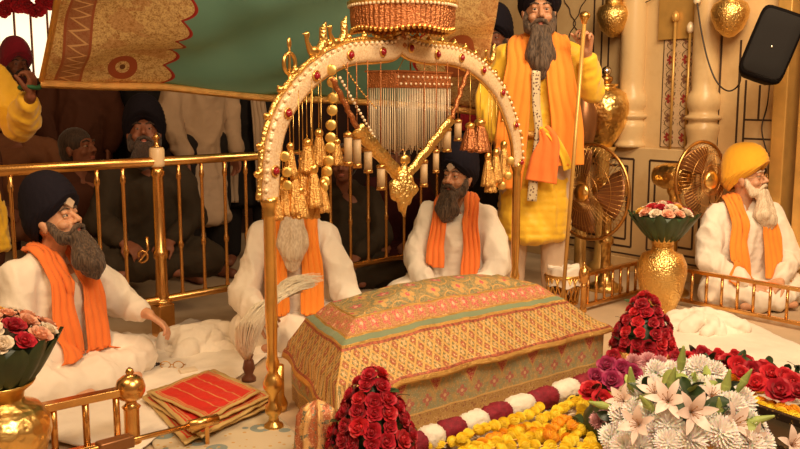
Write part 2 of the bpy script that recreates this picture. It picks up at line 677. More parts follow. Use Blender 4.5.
wallR = Matrix.Rotation(math.atan2(WU.y, WU.x), 3, 'Z')


def wbox(mb, u0, u1, z0, z1, off, th, bev=0.0):
    """box on the wall surface: reaches from off-th to off in front of it"""
    c = WP((u0 + u1) / 2, off - th / 2, (z0 + z1) / 2)
    mb.box(c, (abs(u1 - u0), th, abs(z1 - z0)), rot=wallR, bev=bev)


U = ucoord
m = MB(); wbox(m, -0.55, U(782) + 0.05, 0, 3.2, 0, 0.16)
wall = struct(m.build('wall_right', M['marble']))
LEDGE = 0.06
m = MB(); wbox(m, -0.55, U(772), 0, 0.84, LEDGE, LEDGE, 0.006)
dado = struct(m.build('trim_1', M['marble'])); dado['label'] = 'cream marble dado with dark inlaid frames'
m = MB(); wbox(m, -0.55, U(772), 0.0, 0.09, LEDGE + 0.03, 0.03, 0.004)
struct(m.build('baseboard_right', M['marble']))
# inlaid dark lines
il = MB()
def vline(px, y0, y1, off, w=0.013):
    u = U(px, off); wbox(il, u - w / 2, u + w / 2, wz(y0, u, off), wz(y1, u, off), off + 0.002, 0.004)
def hline(px0, px1, z, off, w=0.011):
    wbox(il, U(px0, off), U(px1, off), z - w / 2, z + w / 2, off + 0.002, 0.004)
for px, ya, yb in ((590, -30, 83), (598, -30, 83), (605, -30, 78), (635, -30, 146), (660, 40, 147), (692, 40, 147),
                   (716, -30, 146), (735, 40, 146), (553, -30, 70), (742, 80, 146), (756, 85, 120)):
    vline(px, ya, yb, 0.0)
hline(742, 770, wz(120, U(755)), 0.0); hline(742, 770, wz(139, U(755)), 0.0)
def frame(px0, px1, z0, z1, off=LEDGE, w=0.014):
    hline(px0, px1, z1, off, w); hline(px0, px1, z0, off, w)
    for px in (px0, px1):
        u = U(px, off); wbox(il, u - w / 2, u + w / 2, z0, z1, off + 0.002, 0.004)
for a, b in ((510, 556), (562, 634), (650, 702), (712, 766)):
    frame(a, b, 0.16, 0.76); frame(a + 6, b - 6, 0.21, 0.71)
hline(505, 768, 0.115, LEDGE + 0.03, 0.012)
o = il.build('inlay', M['inlay'], dado)
# ogee lattice ornament high on the wall
og = MB()
for s in (-1, 1):
    pts = []
    for i in range(60):
        z = 1.52 + i * 0.02
        pts.append(WP(U(571) + s * (0.045 + 0.045 * math.cos((z - 1.52) * 2 * PI / 0.34) + 0.012 * math.cos((z - 1.52) * 6 * PI / 0.34)), 0.002, z))
    og.tube(pts, 0.004, 5)
og.build('inlay_lattice', M['inlay'], wall)


def pietra():
    g = G('flower inlaid marble')
    u, v, _ = g.xyz(g.coord('UV'))
    a = (u * 2).frac() - 0.5
    b = (v * 5.5).frac() - 0.5
    fl, ce = rosette(g, a * 0.85, b, 6.0, 0.27)
    w = ((b * 2 * PI * 1.0).sin() * 0.30 - a).abs().lt(0.035) + ((b * 2 * PI).sin() * -0.30 - a).abs().lt(0.035)
    lf = g.voro(26, g.scaled(g.coord('UV'), (0.6, 1.7, 1))).lt(0.20)
    row = (v * 2.75).frac().gt(0.5)
    col = g.mix(w, (0.62, 0.44, 0.27), (0.12, 0.07, 0.03))
    col = g.mix(lf, col, (0.16, 0.10, 0.04))
    col = g.mix(fl, col, g.mix(row, (0.34, 0.03, 0.03), (0.22, 0.10, 0.06)))
    col = g.mix(ce, col, (0.5, 0.3, 0.1))
    return g.out(col, 0.3)


M['pietra'] = pietra()
def wallpanel(name, px0, px1, y0, y1, mt, off=0.012):
    u0, u1 = U(px0), U(px1); um = (u0 + u1) / 2; z0, z1 = wz(y1, um), wz(y0, um)
    bm = bmesh.new(); uvl = bm.loops.layers.uv.new('UVMap')
    vs = [bm.verts.new(WP(*q)) for q in ((u0, off, z0), (u1, off, z0), (u1, off, z1), (u0, off, z1))]
    bk = [bm.verts.new(WP(*q)) for q in ((u0, 0, z0), (u1, 0, z0), (u1, 0, z1), (u0, 0, z1))]
    f = bm.faces.new(vs)
    for l, uv in zip(f.loops, ((0, 0), (1, 0), (1, 1), (0, 1))): l[uvl].uv = uv
    for i in range(4): bm.faces.new((vs[i], bk[i], bk[(i + 1) % 4], vs[(i + 1) % 4]))
    bm.faces.new(list(reversed(bk)))
    me = bpy.data.meshes.new(name); bm.to_mesh(me); bm.free()
    return link(name, me, mt)
o = wallpanel('trim_2', 661, 691, 40, 147, M['pietra']); struct(o)['label'] = 'marble strip inlaid with red flowers and dark vines'
o = wallpanel('trim_3', 656, 697, -20, 39, M['gilt'], 0.03); struct(o)['label'] = 'plain gilded panel above the flower inlay'
# half columns
for k, px in enumerate((646 - 14, 704)):
    u = U(px); r = 0.105
    prof = [(r * .78, 1.28), (r * .80, 2.3), (r * .84, 3.2)]
    low = [(r * 1.0, 0.84), (r * 1.0, 0.86), (r * .9, 0.87), (r * .86, 0.89), (r * .9, 0.92), (r * 1.0, 0.97), (r * .98, 1.0), (r * .86, 1.01), (r * .86, 1.03), (r * 1.08, 1.04),
           (r * 1.08, 1.055), (r * .86, 1.065), (r * .84, 1.09), (r * .95, 1.11), (r * 1.0, 1.15), (r * .92, 1.19), (r * .74, 1.22), (r * .78, 1.28)]
    m = MB(); m.lathe(low + prof[1:], WP(u, 0.03, 0), 28)
    o = m.build('trim_%d' % (4 + k), M['marble']); struct(o)['label'] = 'cream marble half column with bulbous base'
# gilded post, dark doorway and far jamb at the right edge
def wcol(px0, px1, off, th, z1, mt, name, label):
    m = MB(); wbox(m, U(px0, off), U(px1, off), 0, z1, off, th, 0.006)
    o = m.build(name, mt); struct(o)['label'] = label; return o
wcol(769, 783, 0.10, 0.2, 3.2, M['gilt'], 'trim_6', 'gilded door jamb beside the dark doorway')
m = MB(); wbox(m, U(783), U(795), 0, 3.2, -0.10, 0.1); struct(m.build('doorway_shade', M['black']))  # black slab standing in for the darkness of the doorway gap
wcol(795, 850, 0.08, 0.2, 3.2, M['gilt'], 'trim_7', 'gilded jamb at the right edge')

# ---- bright window of the hall, far left, with hanging red flowers
g = G('daylit window glass'); g.put(g.b.inputs['Emission Color'], (1.0, 0.80, 0.52)); g.put(g.b.inputs['Emission Strength'], 1.25)
M['window'] = g.out((0.9, 0.8, 0.6), 0.5)
pa, pb = D(-30, 78, 7.5), D(62, -40, 7.5)
m = MB(); m.box(((pa.x + pb.x) / 2, 7.5, (pa.z + pb.z) / 2), (pb.x - pa.x, 0.03, pb.z - pa.z))
win = struct(m.build('window_1', M['window']))
m = MB()
for i in range(7):
    x = pa.x + (pb.x - pa.x) * i / 6; m.box((x, 7.47, (pa.z + pb.z) / 2), (0.012, 0.02, pb.z - pa.z))
m.build('window_bars', M['peach'], win)

# ================================================================ BRASS RAILING
RP = P(160, 340); RD = Vector((0.711, 0.703, 0)).normalized()
def RPt(s, z): return RP + RD * s + Vector((0, 0, z))
def rs(px):
    r = (px - 400) / FPX
    return (r * RP.y - RP.x) / (RD.x - r * RD.y)
rail = thing('brass_railing', RP, 'long polished brass railing behind the seated men', 'railing')
L0, L1 = rs(-25), rs(484)
def rl(p): return Vector(p) - RP
m = MB(); m.tube([rl(RPt(L0, .875)), rl(RPt(L1, .875))], 0.023, 14); m.build('top_rail', M['brass'], rail)
m = MB(); m.tube([rl(RPt(L0, .20)), rl(RPt(L1, .20))], 0.020, 12); m.build('bottom_rail', M['brass'], rail)
bal = [9, 96, 122, 178, 201, 224, 245, 262, 330, 350, 368, 386, 404, 421, 437, 452, 467]
bm_ = None
for px in bal:
    s = rs(px)
    if bm_ is None:
        m = MB(); prof = [(0.010, .20), (0.012, .22), (0.0085, .24), (0.0085, .44), (0.013, .45), (0.013, .47), (0.0085, .48), (0.0085, .78), (0.013, .79), (0.013, .81), (0.009, .82), (0.010, .865)]
        m.lathe(prof, (0, 0, 0), 12); bm_ = m.build('baluster', M['brass'], rail); b = bm_
    else:
        b = bm_.copy(); COL.objects.link(b); b.parent = rail
    b.location = rl(RPt(s, 0))
for px in (157, 476):
    m = MB(); m.box((0, 0, .09), (.085, .085, .18), rz=.78, bev=.006); m.lathe([(0.045, .18), (0.045, .19), (0.045, .195), (0.034, .20), (0.030, .21), (0.036, .22), (0.030, .24), (0.028, .40), (0.036, .41), (0.036, .44), (0.028, .45), (0.026, .80), (0.034, .815), (0.030, .835), (0.022, .85)], (0, 0, 0), 20)
    b = m.build('post', M['brass'], rail, rl(RPt(rs(px), 0)))
s0 = rs(157)
t = thing('rail_lamp', RPt(s0, .848) + Vector((0, 0, 0)), 'small cylindrical glass lamp capping the tall railing post', 'lamp')
m = MB(); m.lathe([(0.020, 0), (0.034, .005), (0.036, .02), (0.036, .085), (0.030, .095)], (0, 0, 0), 20); m.build('shade', plain('frosted lamp glass', (0.85, 0.62, 0.36), 0.35), t)
m = MB(); m.lathe([(0.030, .095), (0.012, .105), (0.010, .13), (0.018, .14), (0.004, .165)], (0, 0, 0), 16); m.build('finial', M['brass'], t)
# curled hook ornament on the post
m = MB(); pts = []
for i in range(22):
    a = -0.4 + i * 0.27; rr = 0.035 * (1 - i / 34)
    pts.append(Vector((-0.055 + rr * math.sin(a), 0, .43 - rr * math.cos(a))))
pts = [Vector((-0.028, 0, .52)), Vector((-0.024, 0, .46))] + pts
m.tube(pts, 0.006, 8)
m.build('scroll_hook', M['brass'], rail, rl(RPt(rs(152), 0)) + Vector((0, -0.045, 0)))

# ================================================================ LOW FENCES
def fence(name, a, b, n, label, knobs=(), h=0.21, th=1.0):
    t = thing(name, a, label, 'fence', 'low brass fences around the platform')
    d = b - a; L = d.length; rz = math.atan2(d.y, d.x); t.rotation_euler.z = rz
    m = MB(); m.box((L / 2, 0, h), (L, 0.030 * th, 0.020 * th), bev=0.003); m.build('top_rail', M['brass'], t)
    m = MB(); m.box((L / 2, 0, 0.035), (L, 0.026, 0.020), bev=0.003); m.build('bottom_rail', M['brass'], t)
    first = None
    for i in range(n):
        if first is None:
            m = MB(); m.tube([(0, 0, 0.035), (0, 0, h)], 0.0085 * th, 10); first = bl = m.build('baluster', M['brass'], t)
        else:
            bl = first.copy(); COL.objects.link(bl); bl.parent = t
        bl.location = (L * (i + 0.5) / n, 0, 0)
    for s, k in knobs:
        pr = [(0.032, 0), (0.032, .02), (0.026, .03), (0.026, .135), (0.032, .145), (0.020, .155), (0.018, .165), (0.038, .175), (0.048, .195), (0.050, .215), (0.043, .238), (0.025, .252), (0.010, .256), (0.015, .266), (0.011, .276), (0.002, .283)]
        m = MB(); m.lathe([(r_ * k, z) for r_, z in pr], (s * L, 0, 0), 28, 0.0); m.build('knob_post', M['brass'], t)
    return t
fa0, fa1 = P(583, 312), Vector((1.42, 5.24, 0))
fence('low_fence', fa0, fa1, 7, 'short low brass fence behind the far end of the draped bed', ((0, .62),))
fb0, fb1 = fa1, P(812, 333)
fence('low_fence', fb0 + (fb1 - fb0).normalized() * 0.03, fb1, 11, 'low brass fence in front of the man in a yellow turban')
fc1 = P(133, 447); fc0 = fc1 - LD * 0.62
fence('low_fence', fc0, fc1, 6, 'low brass fence with a round knob post beside the left vase', ((1, 1.0),), .205, 1.35)

# ================================================================ DRAPED BED
bed = thing('draped_scripture_bed', FL, 'low bed draped with a domed gold, pink and teal embroidered brocade cover', 'bed', rz=math.atan2(LD.y, LD.x))
LEN, WID = 1.446, 0.62
NA, NP = 90, 44
def ring_rect(a0, a1, p0, p1, z, dome=0.0):
    pts = []
    def q(a, p, side, uu):
        pts.append((a + .18 * (p / WID) * (1 - a / LEN), p, z, side, uu))
    for i in range(NA): t_ = i / NA; q(a0 + (a1 - a0) * t_, p0, 0, 0)
    for i in range(NP): t_ = i / NP; q(a1, p0 + (p1 - p0) * t_, 1, 0)
    for i in range(NA): t_ = i / NA; q(a1 + (a0 - a1) * t_, p1, 2, 0)
    for i in range(NP): t_ = i / NP; q(a0, p1 + (p0 - p1) * t_, 3, 0)
    return pts
C0 = (0.0, LEN, 0.0, WID)
T0 = (0.09, 1.27, 0.13, 0.53)
cover_rings = []   # (rect, z, material index, v)
def lerp(a, b, t): return tuple(x + (y - x) * t for x, y in zip(a, b))
cover_rings.append((C0, 0.193, 2))
cover_rings.append((C0, 0.200, 2))
cover_rings.append((lerp(C0, T0, .04), 0.214, 2))
cover_rings.append((lerp(C0, T0, .10), 0.222, 5))
for k in range(1, 12):
    t_ = .10 + .80 * k / 11
    cover_rings.append((lerp(C0, T0, t_), 0.222 + 0.095 * (k / 11) ** 1.15, 0))
cover_rings.append((lerp(C0, T0, .95), 0.325, 5))
cover_rings.append((lerp(C0, T0, 1.0), 0.333, 2))
T1_ = (0.115, 1.245, 0.152, 0.50)
cover_rings.append((T1_, 0.345, 3))
T2_ = (0.123, 1.237, 0.158, 0.49)
cover_rings.append((T2_, 0.350, 2))
T3_ = (0.180, 1.185, 0.203, 0.46)
cover_rings.append((lerp(T2_, T3_, .5), 0.370, 1))
cover_rings.append((T3_, 0.388, 1))
T4_ = (0.188, 1.177, 0.210, 0.455)
cover_rings.append((T4_, 0.392, 2))
T5_ = (0.60, 0.80, 0.325, 0.345)
for k in range(1, 9):
    t_ = k / 8
    cover_rings.append((lerp(T4_, T5_, t_), 0.385 + 0.048 * math.sin(t_ * PI / 2), 4))
bm = bmesh.new(); uvl = bm.loops.layers.uv.new('UVMap')
rows = []
for rc, z, mi in cover_rings:
    row = []
    for a, p, zz, side, _u in ring_rect(*rc, z):
        # soft swelling of the bundle under the cloth
        w = 1 if z > 0.22 else 0.3
        sw = 0.030 * math.exp(-((a - .65) / .50) ** 2) * max(0, (z - .24) / .2) 
        nz = 0.006 * noise.noise(Vector((a * 7, p * 7, 1))) * w + 0.0035 * noise.noise(Vector((a * 22, p * 22, 4)))
        dz = sw + nz
        if z < 0.23:
            d1 = math.hypot(a, p)
            dz -= 0.065 * math.exp(-(a / .16) ** 2)
            dz -= 0.018 * math.exp(-(d1 / .14) ** 2) + 0.0015 * math.sin(a * 17) * (1 if side in (0, 2) else 0)
        oa = 0.008 * math.sin(p * 26) if side in (1, 3) and z < .23 else 0
        ow = 0.006 * math.sin(a * 21 + 1) if side in (0, 2) and z < .23 else 0
        row.append((bm.verts.new((a + oa, p + ow, zz + dz)), a, p, side))
    rows.append((row, z, mi))
vd = 0.0
for k in range(len(rows) - 1):
    r0, z0, _ = rows[k]; r1, z1, mi = rows[k + 1]
    n = len(r0)
    for i in range(n):
        j = (i + 1) % n
        f = bm.faces.new((r0[i][0], r0[j][0], r1[j][0], r1[i][0])); f.smooth = True; f.material_index = mi
        side = r0[i][3]
        for l, (vv, a, p, _s) in zip(f.loops, (r0[i], r0[j], r1[j], r1[i])):
            if mi == 4: uv = (a, p)
            elif side in (0, 2): uv = (a, p if side == 0 else -p)
            else: uv = (p, a if side == 3 else -a)
            if mi == 1: uv = (uv[0], (uv[1] - (0.158 if side == 0 else 0.183)) * 1.05)
            l[uvl].uv = uv
f = bm.faces.new([q[0] for q in rows[-1][0]]); f.material_index = 4; f.smooth = True
for l in f.loops: l[uvl].uv = (l.vert.co.x, l.vert.co.y)
bm.normal_update()
me = bpy.data.meshes.new('cover'); bm.to_mesh(me); bm.free()
cov = link('cover', me, [M['br_lattice'], M['br_border'], M['gold_band'], M['teal_band'], M['br_field'], M['red_dots']], bed)
sol = cov.modifiers.new('thick', 'SOLIDIFY'); sol.thickness = 0.006; sol.offset = -1
# skirt under the overhang
bm = bmesh.new(); uvl = bm.loops.layers.uv.new('UVMap')
rows = []
for z in (0.0, 0.03, 0.06, 0.10, 0.14, 0.18, 0.205):
    row = []
    run = 0.0; last = None
    for a, p, zz, side, _u in ring_rect(0.035, LEN - 0.03, 0.03, WID - 0.03, z):
        if last is not None: run += math.hypot(a - last[0], p - last[1])
        last = (a, p)
        wv = 0.007 * noise.noise(Vector((run * 9, 0, z * 3))) + 0.004 * math.sin(run * 45) * (1 - z / .21)
        dx, dy = ((0, -1), (1, 0), (0, 1), (-1, 0))[side]
        row.append((bm.verts.new((a + dx * wv, p + dy * wv, z)), run, z))
    rows.append(row)
for k in range(len(rows) - 1):
    n = len(rows[k])
    for i in range(n):
        j = (i + 1) % n
        f = bm.faces.new((rows[k][i][0], rows[k][j][0], rows[k + 1][j][0], rows[k + 1][i][0])); f.smooth = True
        for l, q in zip(f.loops, (rows[k][i], rows[k][j], rows[k + 1][j], rows[k + 1][i])):
            l[uvl].uv = (q[1] if not (j == 0 and q is not rows[k][i] and q is not rows[k + 1][i]) else run, q[2])
me = bpy.data.meshes.new('skirt'); bm.to_mesh(me); bm.free()
sk = link('skirt', me, M['br_skirt'], bed)
sk['label'] = 'teal skirt with pink triangles and gold line'
m = MB()
for (a, p) in ((.1, .1), (LEN - .1, .1), (.1, WID - .1), (LEN - .1, WID - .1)):
    m = MB(); m.lathe([(0.03, 0), (0.035, .03), (0.022, .06), (0.022, .18)], (a, p, 0), 14); m.build('leg', M['gold'], bed)
# the bunched brocade at the near left corner
bc = thing('gathered_brocade_cloth', P(314, 468), 'gathered orange and gold striped cloth bunched at the near corner of the bed', 'cloth')
g = G('orange gold striped brocade')
x, y, z = g.xyz(g.coord('Object'))
st = g.math('SINE', (x * 130 + g.noise(14, 3) * 9))
col = g.mix(g.ramp(st, -0.3, 0.5), (0.50, 0.16, 0.07), (0.78, 0.46, 0.18)); col = g.mix(g.noise(50, 3).gt(0.58), col, (0.25, 0.22, 0.14))
g.bump(st, 0.6, 0.006)
M['bunch'] = g.out(glitter(g, col), 0.5, 0.25)
rows = []
for k in range(16):
    t_ = k / 15; z = 0.23 * t_
    row = []
    for j in range(60):
        a = 2 * PI * j / 60
        rr = (0.066 * (1 - 0.25 * t_)) * (1 + 0.16 * math.sin(9 * a + 2 * t_) + 0.06 * math.sin(17 * a)) * (1 if t_ < .8 else math.cos((t_ - .8) / .2 * PI / 2.05) + 0.02)
        row.append((rr * 1.05 * math.cos(a) + 0.015 * t_, rr * math.sin(a), z))
    rows.append(row)
m = MB(); vs = m.grid(rows, cv=True); m.face(vs[-1]); m.build('bunch', M['bunch'], bc)


# ================================================================ PEOPLE
def petal_fold(s=1.0, amp=0.006, seed=0.0):
    def f(p): q = Vector(p) + noise.noise_vector(Vector(p) * 3.0) * 0.10; r1 = ridged(q, (5 * s, 5 * s, 2.2 * s), seed); r2 = ridged(q, (10 * s, 10 * s, 5 * s), seed + 3); return amp * (r1 * abs(r1) + .6 * r2 * abs(r2) + .2 * ridged(q, (24, 24, 16), seed) - .4)
    return f


def hand(mb, w, d, nrm, side, curl=0.5, sc=1.0, thumb=1.0):
    """palm and five fingers; w wrist, d direction of the palm, nrm back of the hand, side +1: thumb on the d x nrm side"""
    d = Vector(d).normalized(); nrm = Vector(nrm); nrm = (nrm - d * nrm.dot(d)).normalized()
    s = d.cross(nrm) * side
    w = Vector(w)
    for k in (-1.5, -0.5, 0.5, 1.5):
        mb.cap(w + s * k * 0.011 * sc, w + d * 0.075 * sc + s * k * 0.0195 * sc, 0.015 * sc, 0.0125 * sc, 10)
    lens = (0.066, 0.076, 0.070, 0.054)
    for i, k in enumerate((1.5, 0.5, -0.5, -1.5)):
        p = w + d * 0.080 * sc + s * k * 0.0205 * sc
        ang = 0.0
        sp = s * k * 0.10
        r_ = 0.0092 * sc
        for j, fr in enumerate((0.45, 0.32, 0.23)):
            ang += curl * (0.55, 1.0, 0.7)[j] * (1 + 0.06 * i)
            dd = (d * math.cos(ang) - nrm * math.sin(ang) + sp).normalized()
            q = p + dd * lens[i] * fr * sc
            mb.cap(p, q, r_, r_ * 0.92, 8, 3)
            p = q; r_ *= 0.92
    p = w + d * 0.022 * sc + s * 0.018 * sc
    td = (d * 0.62 + s * 0.75 * thumb - nrm * 0.35 * curl).normalized()
    q = p + td * 0.045 * sc; mb.cap(p, q, 0.015 * sc, 0.0115 * sc, 10)
    td = (d * 0.85 + s * 0.30 * thumb - nrm * 0.55 * curl).normalized()
    q2 = q + td * 0.032 * sc; mb.cap(q, q2, 0.011 * sc, 0.0095 * sc, 10)
    q3 = q2 + (td - nrm * 0.3 * curl).normalized() * 0.024 * sc; mb.cap(q2, q3, 0.0097 * sc, 0.008 * sc, 10)


def head_shapes(mb, Mh):
    o = mb.M; mb.M = Mh
    mb.ell((0, 0.012, 0.03), (0.076, 0.096, 0.095))
    mb.ell((0, -0.022, -0.03), (0.062, 0.070, 0.075))
    mb.ell((0, -0.045, -0.075), (0.040, 0.042, 0.036))
    mb.ell((0, -0.074, 0.040), (0.052, 0.022, 0.016))           # brow
    for s in (-1, 1):
        mb.ell((s * 0.040, -0.060, -0.022), (0.024, 0.026, 0.022))   # cheekbone
        mb.ell((s * 0.031, -0.080, 0.0255), (0.019, 0.013, 0.0075))    # upper lid
        mb.ell((s * 0.031, -0.079, 0.006), (0.018, 0.010, 0.006))    # lower lid
        mb.ell((s * 0.014, -0.098, -0.022), (0.009, 0.011, 0.008))   # nostril
        mb.ell((s * 0.080, 0.006, -0.005), (0.010, 0.020, 0.032), (0, 0, s * 0.3))   # ear
        mb.ell((s * 0.086, 0.012, 0.008), (0.008, 0.016, 0.018), (0, 0, s * 0.3))
    mb.chain([(0, -0.082, 0.030), (0, -0.098, 0.008), (0, -0.114, -0.016)], [0.009, 0.011, 0.0125])
    mb.M = o


def face_parts(t, Mh, sk, hairm, detail=True, beard=0.16, bw=1.0, mus=True, brows=True, glasses=False):
    for s in (-1, 1):
        e = MB(Mh); e.ell((s * 0.031, -0.077, 0.015), (0.0125, 0.0115, 0.0068)); eo = e.build('eye', M['eye_white'], t)
        e = MB(Mh); e.ell((s * 0.031, -0.0862, 0.0145), (0.0058, 0.0034, 0.0058)); e.build('iris', M['iris'], eo)
        if brows:
            e = MB(Mh); e.chain([(s * 0.014, -0.095, 0.040), (s * 0.034, -0.093, 0.047), (s * 0.054, -0.078, 0.040)], [0.004, 0.0048, 0.003], 8); e.build('eyebrow', hairm, t)
    e = MB(Mh); e.ell((0, -0.089, -0.052), (0.020, 0.010, 0.0055)); e.ell((0, -0.087, -0.061), (0.017, 0.010, 0.006)); e.build('mouth', M['lip'], t)
    if beard > 0:
        e = MB(Mh)
        for s in (-1, 1):
            e.chain([(s * 0.070, -0.012, 0.005), (s * 0.070, -0.026, -0.035), (s * 0.054, -0.048, -0.075), (s * 0.020, -0.074, -0.095)], [0.013, 0.022, 0.030, 0.034])
            e.cap((s * 0.020, -0.088, -0.082), (s * 0.034 * bw, -0.085, -0.10 - beard * .55), 0.026, 0.040 * bw)
            e.cap((s * 0.034 * bw, -0.085, -0.10 - beard * .55), (s * 0.012 * bw, -0.095, -0.10 - beard), 0.040 * bw, 0.018)
        e.cap((0, -0.078, -0.085), (0, -0.095, -0.10 - beard * .7), 0.034, 0.050 * bw)
        e.cap((0, -0.095, -0.10 - beard * .7), (0, -0.10, -0.115 - beard), 0.046 * bw, 0.014)
        def fz(p):
            q = Mh.inverted() @ p
            return 0.006 * noise.noise(Vector((q.x * 70, q.y * 70, q.z * 7))) + 0.008 * noise.noise(Vector((q.x * 28, q.y * 28, q.z * 5)))
        e.remesh('beard', hairm, t, 0.006, 3, fold=fz)
    if mus:
        e = MB(Mh)
        for s in (-1, 1):
            e.chain([(s * 0.002, -0.104, -0.040), (s * 0.024, -0.099, -0.046), (s * 0.046, -0.080, -0.066)], [0.010, 0.011, 0.007], 8)
        e.build('moustache', hairm, t)
    if glasses:
        for s in (-1, 1):
            e = MB(Mh); e.tube([Vector((s * 0.033 + 0.021 * math.cos(a), -0.104, 0.014 + 0.016 * math.sin(a))) for a in [2 * PI * k / 20 for k in range(20)]], 0.0014, 6, True); e.build('spectacle_rim', M['gold_dark'], t)
        e = MB(Mh); e.tube([(-0.012, -0.104, 0.018), (0.012, -0.104, 0.018)], 0.0014, 6)
        for s in (-1, 1): e.tube([(s * 0.054, -0.104, 0.016), (s * 0.080, -0.03, 0.016), (s * 0.084, 0.01, 0.010)], 0.0014, 6)
        e.build('spectacle_arms', M['gold_dark'], t)


def turban(t, Mh, mt, w=1.0, h=1.0, under=None, lean=0.0):
    NF, NV = 96, 44
    pts = []
    top = 0.205 * h
    for v in range(NV + 1):
        vv = v / NV
        row = []
        for k in range(NF):
            ph = 2 * PI * k / NF
            c, s = math.cos(ph), math.sin(ph)
            e = 0.004 + 0.044 * max(0, c) ** 1.1 + 0.026 * max(0, c) ** 8 + (0.068 * c if c < 0 else 0)
            zm = e * 0.7 + 0.055
            if vv < 0.5:
                u_ = vv / 0.5
                z = e + (zm - e) * u_
                fr = 1 + 0.0 * u_
                kx = 0.082 + (0.122 * w - 0.082) * math.sin(u_ * PI / 2)
                ky = 0.098 + (0.146 * w - 0.098) * math.sin(u_ * PI / 2)
            else:
                u_ = (vv - 0.5) / 0.5
                th = u_ * PI / 2
                z = zm + (top - zm) * math.sin(th)
                kx = 0.122 * w * max(math.cos(th), 0.001) ** 0.85
                ky = 0.146 * w * max(math.cos(th), 0.001) ** 0.85
            saw = ((z - 0.105 * c) / 0.024)
            saw = saw - math.floor(saw)
            dsp = (0.0065 * saw - 0.003) * (1 if vv < 0.8 else max(0, (1 - vv) / 0.2))
            side = 1 + 0.03 * math.sin(ph)
            x = s * (kx * side + dsp)
            y = -c * (ky + dsp) + 0.012 + lean * max(0, z)
            row.append((x, y, z))
        pts.append(row)
    m = MB(Mh); vs = m.grid(pts, cv=True); m.face(vs[-1])
    inner = [[Vector(q) * 0.90 + Vector((0, 0, 0.006)) for q in pts[0]], [Vector(q) for q in pts[0]]]
    m.grid(inner, cv=True)
    o = m.build('turban', mt, t)
    if under:
        m = MB(Mh); m.box((0, -0.094, 0.066), (0.040, 0.02, 0.04), rot=Euler((0.1, PI / 4, 0)).to_matrix(), bev=0.004); m.build('under_turban', under, t)
    return o


def ribbon(t, name, path, widths, normals, mt, bvh=None, thick=0.008, off=0.012, nw=9, waves=0.004):
    """a long cloth strip following path, hugging what it lies on"""
    P_ = [Vector(p) for p in path]
    # resample with Catmull-Rom
    pts, ws, ns = [], [], []
    for i in range(len(P_) - 1):
        p0, p1, p2, p3 = P_[max(i - 1, 0)], P_[i], P_[i + 1], P_[min(i + 2, len(P_) - 1)]
        for k in range(8):
            u = k / 8
            pts.append(0.5 * ((2 * p1) + (-p0 + p2) * u + (2 * p0 - 5 * p1 + 4 * p2 - p3) * u * u + (-p0 + 3 * p1 - 3 * p2 + p3) * u ** 3))
            ws.append(widths[i] + (widths[i + 1] - widths[i]) * u)
            ns.append((Vector(normals[i]).lerp(Vector(normals[i + 1]), u)).normalized())
    pts.append(P_[-1]); ws.append(widths[-1]); ns.append(Vector(normals[-1]).normalized())
    rows = []
    for i, p in enumerate(pts):
        tg = (pts[min(i + 1, len(pts) - 1)] - pts[max(i - 1, 0)]).normalized()
        s = tg.cross(ns[i]).normalized()
        row = []
        for j in range(nw):
            f = j / (nw - 1) - 0.5
            q = p + s * f * ws[i]
            if bvh:
                loc, nr, _, dd = bvh.find_nearest(q)
                if loc is not None and (q - loc).dot(nr) < off:
                    q = loc + nr * off
            q = q + ns[i] * (waves * (1 + math.sin(j * 6.2832 / 4.3 + i * 0.07 + noise.noise(q * 5) * 3)) + 0.5 * waves * noise.noise(q * 18))
            row.append(q)
        rows.append(row)
    m = MB(); m.grid(rows)
    o = m.build(name, mt, t)
    sm = o.modifiers.new('sm', 'SMOOTH'); sm.iterations = 1; sm.factor = 0.4
    so = o.modifiers.new('th', 'SOLIDIFY'); so.thickness = thick; so.offset = 1
    return o


def bvh_of(o):
    me = o.data
    return BVHTree.FromPolygons([v.co.copy() for v in me.vertices], [tuple(p.vertices) for p in me.polygons])


